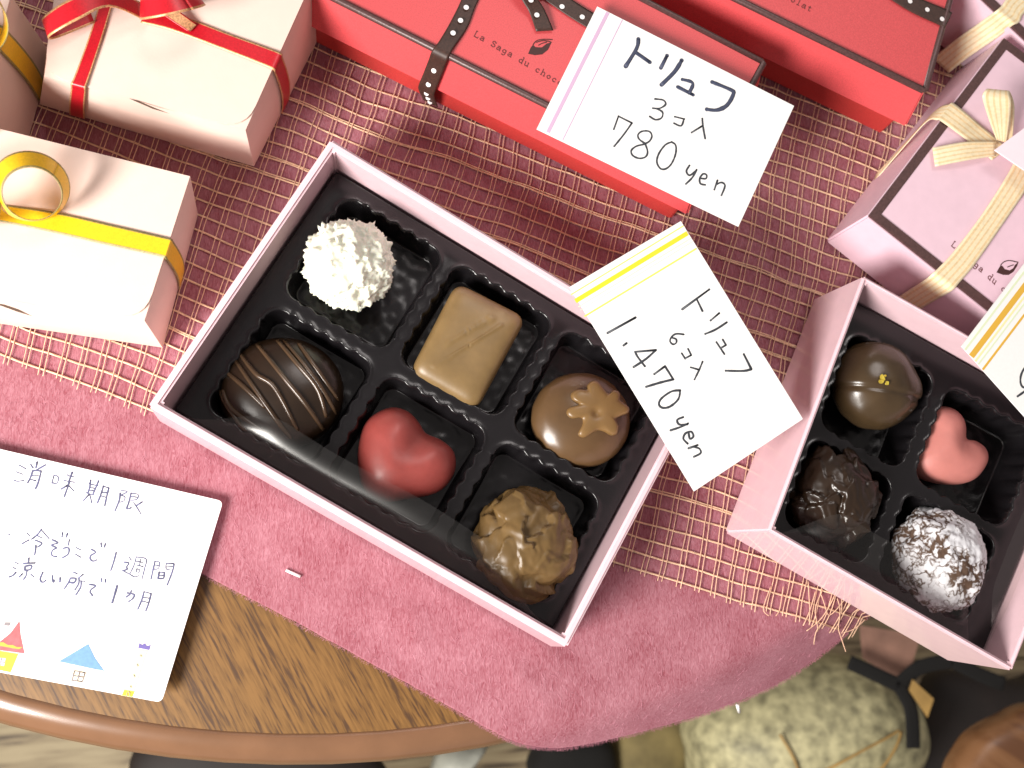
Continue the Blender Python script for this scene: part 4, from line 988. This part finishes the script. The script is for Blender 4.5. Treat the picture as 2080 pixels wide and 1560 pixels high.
def ring_loop(root, c, rad, wid, axis, m1, m2, squash=1.0, name='bow_loop', start=0, flare=0.32, tilt=0.0):
    axis = axis.normalized(); t = axis.orthogonal().normalized(); b = axis.cross(t); pairs = []
    for k in range(25):
        a = start + 2 * PI * k / 24
        p = c + t * (rad * math.cos(a)) + b * (rad * squash * math.sin(a))
        w_ = 0.55 + 0.45 * math.cos(a - tilt)
        pairs.append((p - axis * wid / 2, c + (p - c) * (1 - flare * (0.6 + 0.4 * w_)) + axis * wid / 2))
    return satin(root, pairs, m1, m2, name, sub=2)
ring_loop(ga, at(345, 5, za + 0.009), 0.0095, 0.0055, Vector((-0.25, 0.75, 0.55)), M_redrib, M_gold)
satin(ga, [(A(260, -20, za + .004), A(290, -30, za + .004)), (A(300, 8, za + .004), A(325, -8, za + .004)), (A(345, 40, za + .002), A(362, 22, za + .002)), (A(385, 66, za + .0006), A(400, 50, za + .0006))], M_gold, M_redrib, 'ribbon_tail')

HB = 0.036
gb, topb, basb = cream_box([(-200, 212), (386, 358), (292, 650), (-240, 560)], [(-170, 290), (402, 436), (330, 706), (-200, 628)], HB, 'cream gift box tied with a yellow satin ribbon, brightly lit near the notice card')
zb_ = HB + 0.0005
satin(gb, [(A(-160, 395, zb_), A(-190, 420, zb_)), (A(-20, 412, zb_), A(-45, 442, zb_)), (A(113, 431, zb_), A(85, 467, zb_)), (A(225, 456, zb_), A(205, 494, zb_)), (A(333, 481, zb_), A(320, 519, zb_))] + over_edge(topb, basb, 1, A(345, 484, zb_), A(332, 524, zb_)), M_yelrib, M_olive)
ring_loop(gb, at(66, 385, zb_ + 0.0105), 0.0098, 0.0062, Vector((0.35, -0.45, 0.62)), M_yelrib, M_olive)
ring_loop(gb, at(-70, 395, zb_ + 0.0105), 0.0098, 0.0062, Vector((-0.45, -0.35, 0.62)), M_yelrib, M_olive)

HCB = 0.046
gc, topc, basc = cream_box([(-330, -120), (22, -10), (-52, 262), (-410, 150)], [(-250, 10), (105, 112), (38, 352), (-320, 250)], HCB, 'tall cream gift box with an orange yellow ribbon at the upper left edge', flap_r=0.003)
zc = HCB + 0.0005
satin(gc, [(A(-140, 15, zc), A(-150, 60, zc)), (A(-40, 40, zc), A(-52, 86, zc))] + over_edge(topc, basc, 1, A(2, 52, zc), A(-10, 98, zc)), M_yelrib, M_olive)

ring_loop(gc, at(-60, 40, zc + 0.012), 0.0110, 0.0070, Vector((0.55, -0.35, 0.35)), M_yelrib, M_olive)  # off-frame bow, added to cast shade on the red ribboned box
ring_loop(gc, at(-190, 30, zc + 0.012), 0.0110, 0.0070, Vector((-0.5, -0.35, 0.35)), M_yelrib, M_olive)  # second loop of the added off-frame bow

def slit(root, pts, z):
    mb = MB(); UPV[0] = Vector((0, 0, 1)); fill(mb, [at(x, y, z + 0.0001) for x, y in pts], 0, 0.00005); mb.build('lid_slit_shade', M_slit, root)
M_slit = mat('slit_painted_shade', (0.10, 0.06, 0.04), 0.8)  # dark patch on the lid paints the shade inside the tuck slit
slit(ga, [(262, 200), (282, 205), (312, 218), (345, 231), (310, 221), (280, 208)], HA)
slit(gb, [(-20, 614), (8, 618), (38, 628), (68, 643), (34, 633), (4, 622)], HB)
# ------------------------------------------------------------------ white plastic bits
def bit(a, b, r, dz, label):
    p, q = at(*a, 0), at(*b, 0)
    mb = MB(); mb.tube([Vector((p.x, p.y, feltz(p.x, p.y) + dz)), Vector(((p.x + q.x) / 2, (p.y + q.y) / 2, feltz((p.x + q.x) / 2, (p.y + q.y) / 2) + dz)), Vector((q.x, q.y, feltz(q.x, q.y) + dz))], r, n=8)
    tag(mb.build('plastic_bit', M_plast, smooth=True), label, 'plastic bit', 'tiny white plastic bits')
bit((582, 1158), (611, 1171), 0.00045, 0.0005, 'tiny white plastic bit lying on the felt below the big box')
bit((1541, 1452), (1555, 1472), 0.0006, 0.0003, 'tiny white plastic bit stuck to the hanging hem of the felt')

# ------------------------------------------------------------------ things under the table
def cushion(poly, z, H, p=2.4):
    pts = smooth_line([at(x, y, z) for x, y in poly], 5, closed=True)
    return puffy(pts, z - 0.01, H, p=p, rings=12, foot=H * 0.3)
tag(cushion([(262, 1560), (292, 1500), (350, 1462), (450, 1440), (570, 1446), (680, 1476), (748, 1520), (790, 1600), (700, 1800), (420, 1820), (290, 1680)], -0.30, 0.03).build('cushion', M_dkbrown, smooth=True), 'dark brown rounded cushion on the floor below the table rim', 'cushion')
tag(cushion([(872, 1575), (885, 1535), (905, 1512), (940, 1500), (990, 1500), (965, 1545), (960, 1600), (920, 1640), (880, 1620)], -0.34, 0.04).build('cloth', M_cloth, smooth=True), 'crumpled pale cloth on the floor under the table edge', 'cloth')
mbag = cushion([(1392, 1530), (1385, 1470), (1430, 1400), (1560, 1340), (1700, 1325), (1775, 1360), (1820, 1410), (1842, 1480), (1830, 1530), (1790, 1600), (1700, 1680), (1500, 1690), (1410, 1620)], -0.34, 0.085, 2.0)
bag = mbag.build('straw_bag', M_straw, smooth=True)
tag(bag, 'pale mottled straw bag on the floor below the felt corner', 'bag')
bv = [v.co for v in bag.data.vertices]
def top_at(x, y, z0):
    p = at(x, y, z0); q = min(bv, key=lambda c: (c.x - p.x) ** 2 + (c.y - p.y) ** 2 - 0.02 * c.z); return Vector((p.x, p.y, q.z + 0.001))
mb = MB()
for l in ([(1610, 1565), (1660, 1535), (1710, 1508), (1760, 1484), (1790, 1470)], [(1735, 1560), (1760, 1532), (1785, 1500), (1800, 1475)], [(1560, 1480), (1580, 1520), (1592, 1550), (1600, 1580)]):
    mb.tube(smooth_line([top_at(x, y, -0.29) for x, y in l], 5), 0.0008, n=6)
mb.build('seam', M_tag, bag, smooth=True)
tag(cushion([(1235, 1560), (1245, 1490), (1290, 1450), (1400, 1430), (1420, 1500), (1400, 1600), (1300, 1640)], -0.37, 0.03).build('cloth', M_olivecloth, smooth=True), 'olive cloth bundle left of the straw bag', 'cloth')
tag(cushion([(1075, 1575), (1085, 1520), (1120, 1490), (1210, 1490), (1243, 1520), (1240, 1600), (1160, 1640)], -0.36, 0.03, 3).build('pouch', M_black, smooth=True), 'black pouch on the floor below the round felt corner', 'pouch')
tag(hexa(P2([(1745, 1270), (1870, 1290), (1850, 1362), (1822, 1378), (1752, 1338)], -0.28), P2([(1745, 1270), (1870, 1290), (1850, 1362), (1822, 1378), (1752, 1338)], -0.284)).build('paper_scrap', M_paper), 'brown paper scrap below the frayed hem', 'paper')
mb = MB()
for l in ([(1725, 1345), (1775, 1368), (1825, 1392)], [(1825, 1392), (1870, 1355), (1935, 1342)], [(1822, 1385), (1850, 1440), (1855, 1520)], [(1935, 1342), (1990, 1370), (2040, 1390)]):
    mb.tube(smooth_line([at(x, y, -0.265) for x, y in l], 6), 0.0050, n=8, flat=0.12)
tag(mb.build('strap', M_black, smooth=True), 'black fabric strap tied beside the straw bag', 'strap')
tagp = [(1853, 1380), (1897, 1420), (1884, 1458), (1846, 1402)]
tag(hexa(P2(tagp, -0.262), P2(tagp, -0.264)).build('paper_tag', M_tag), 'small ochre paper tag beside the black strap', 'tag')
tag(cushion([(1860, 1470), (1900, 1360), (2060, 1380), (2200, 1340), (2300, 1500), (2200, 1640), (1900, 1640), (1840, 1560)], -0.40, 0.04).build('bag', M_dkbrown, smooth=True), 'dark brown soft bag in shade under the four piece box', 'bag')
wp = [(1918, 1580), (1975, 1488), (2100, 1425), (2220, 1500), (2060, 1680)]
tag(cushion([(1930, 1575), (1955, 1520), (1985, 1485), (2040, 1455), (2110, 1430), (2220, 1480), (2230, 1620), (2060, 1700), (1950, 1640)], -0.215, 0.022, 3.0).build('wooden_board', M_plank, smooth=True), 'orange brown rounded wooden piece in the bottom right corner', 'board')
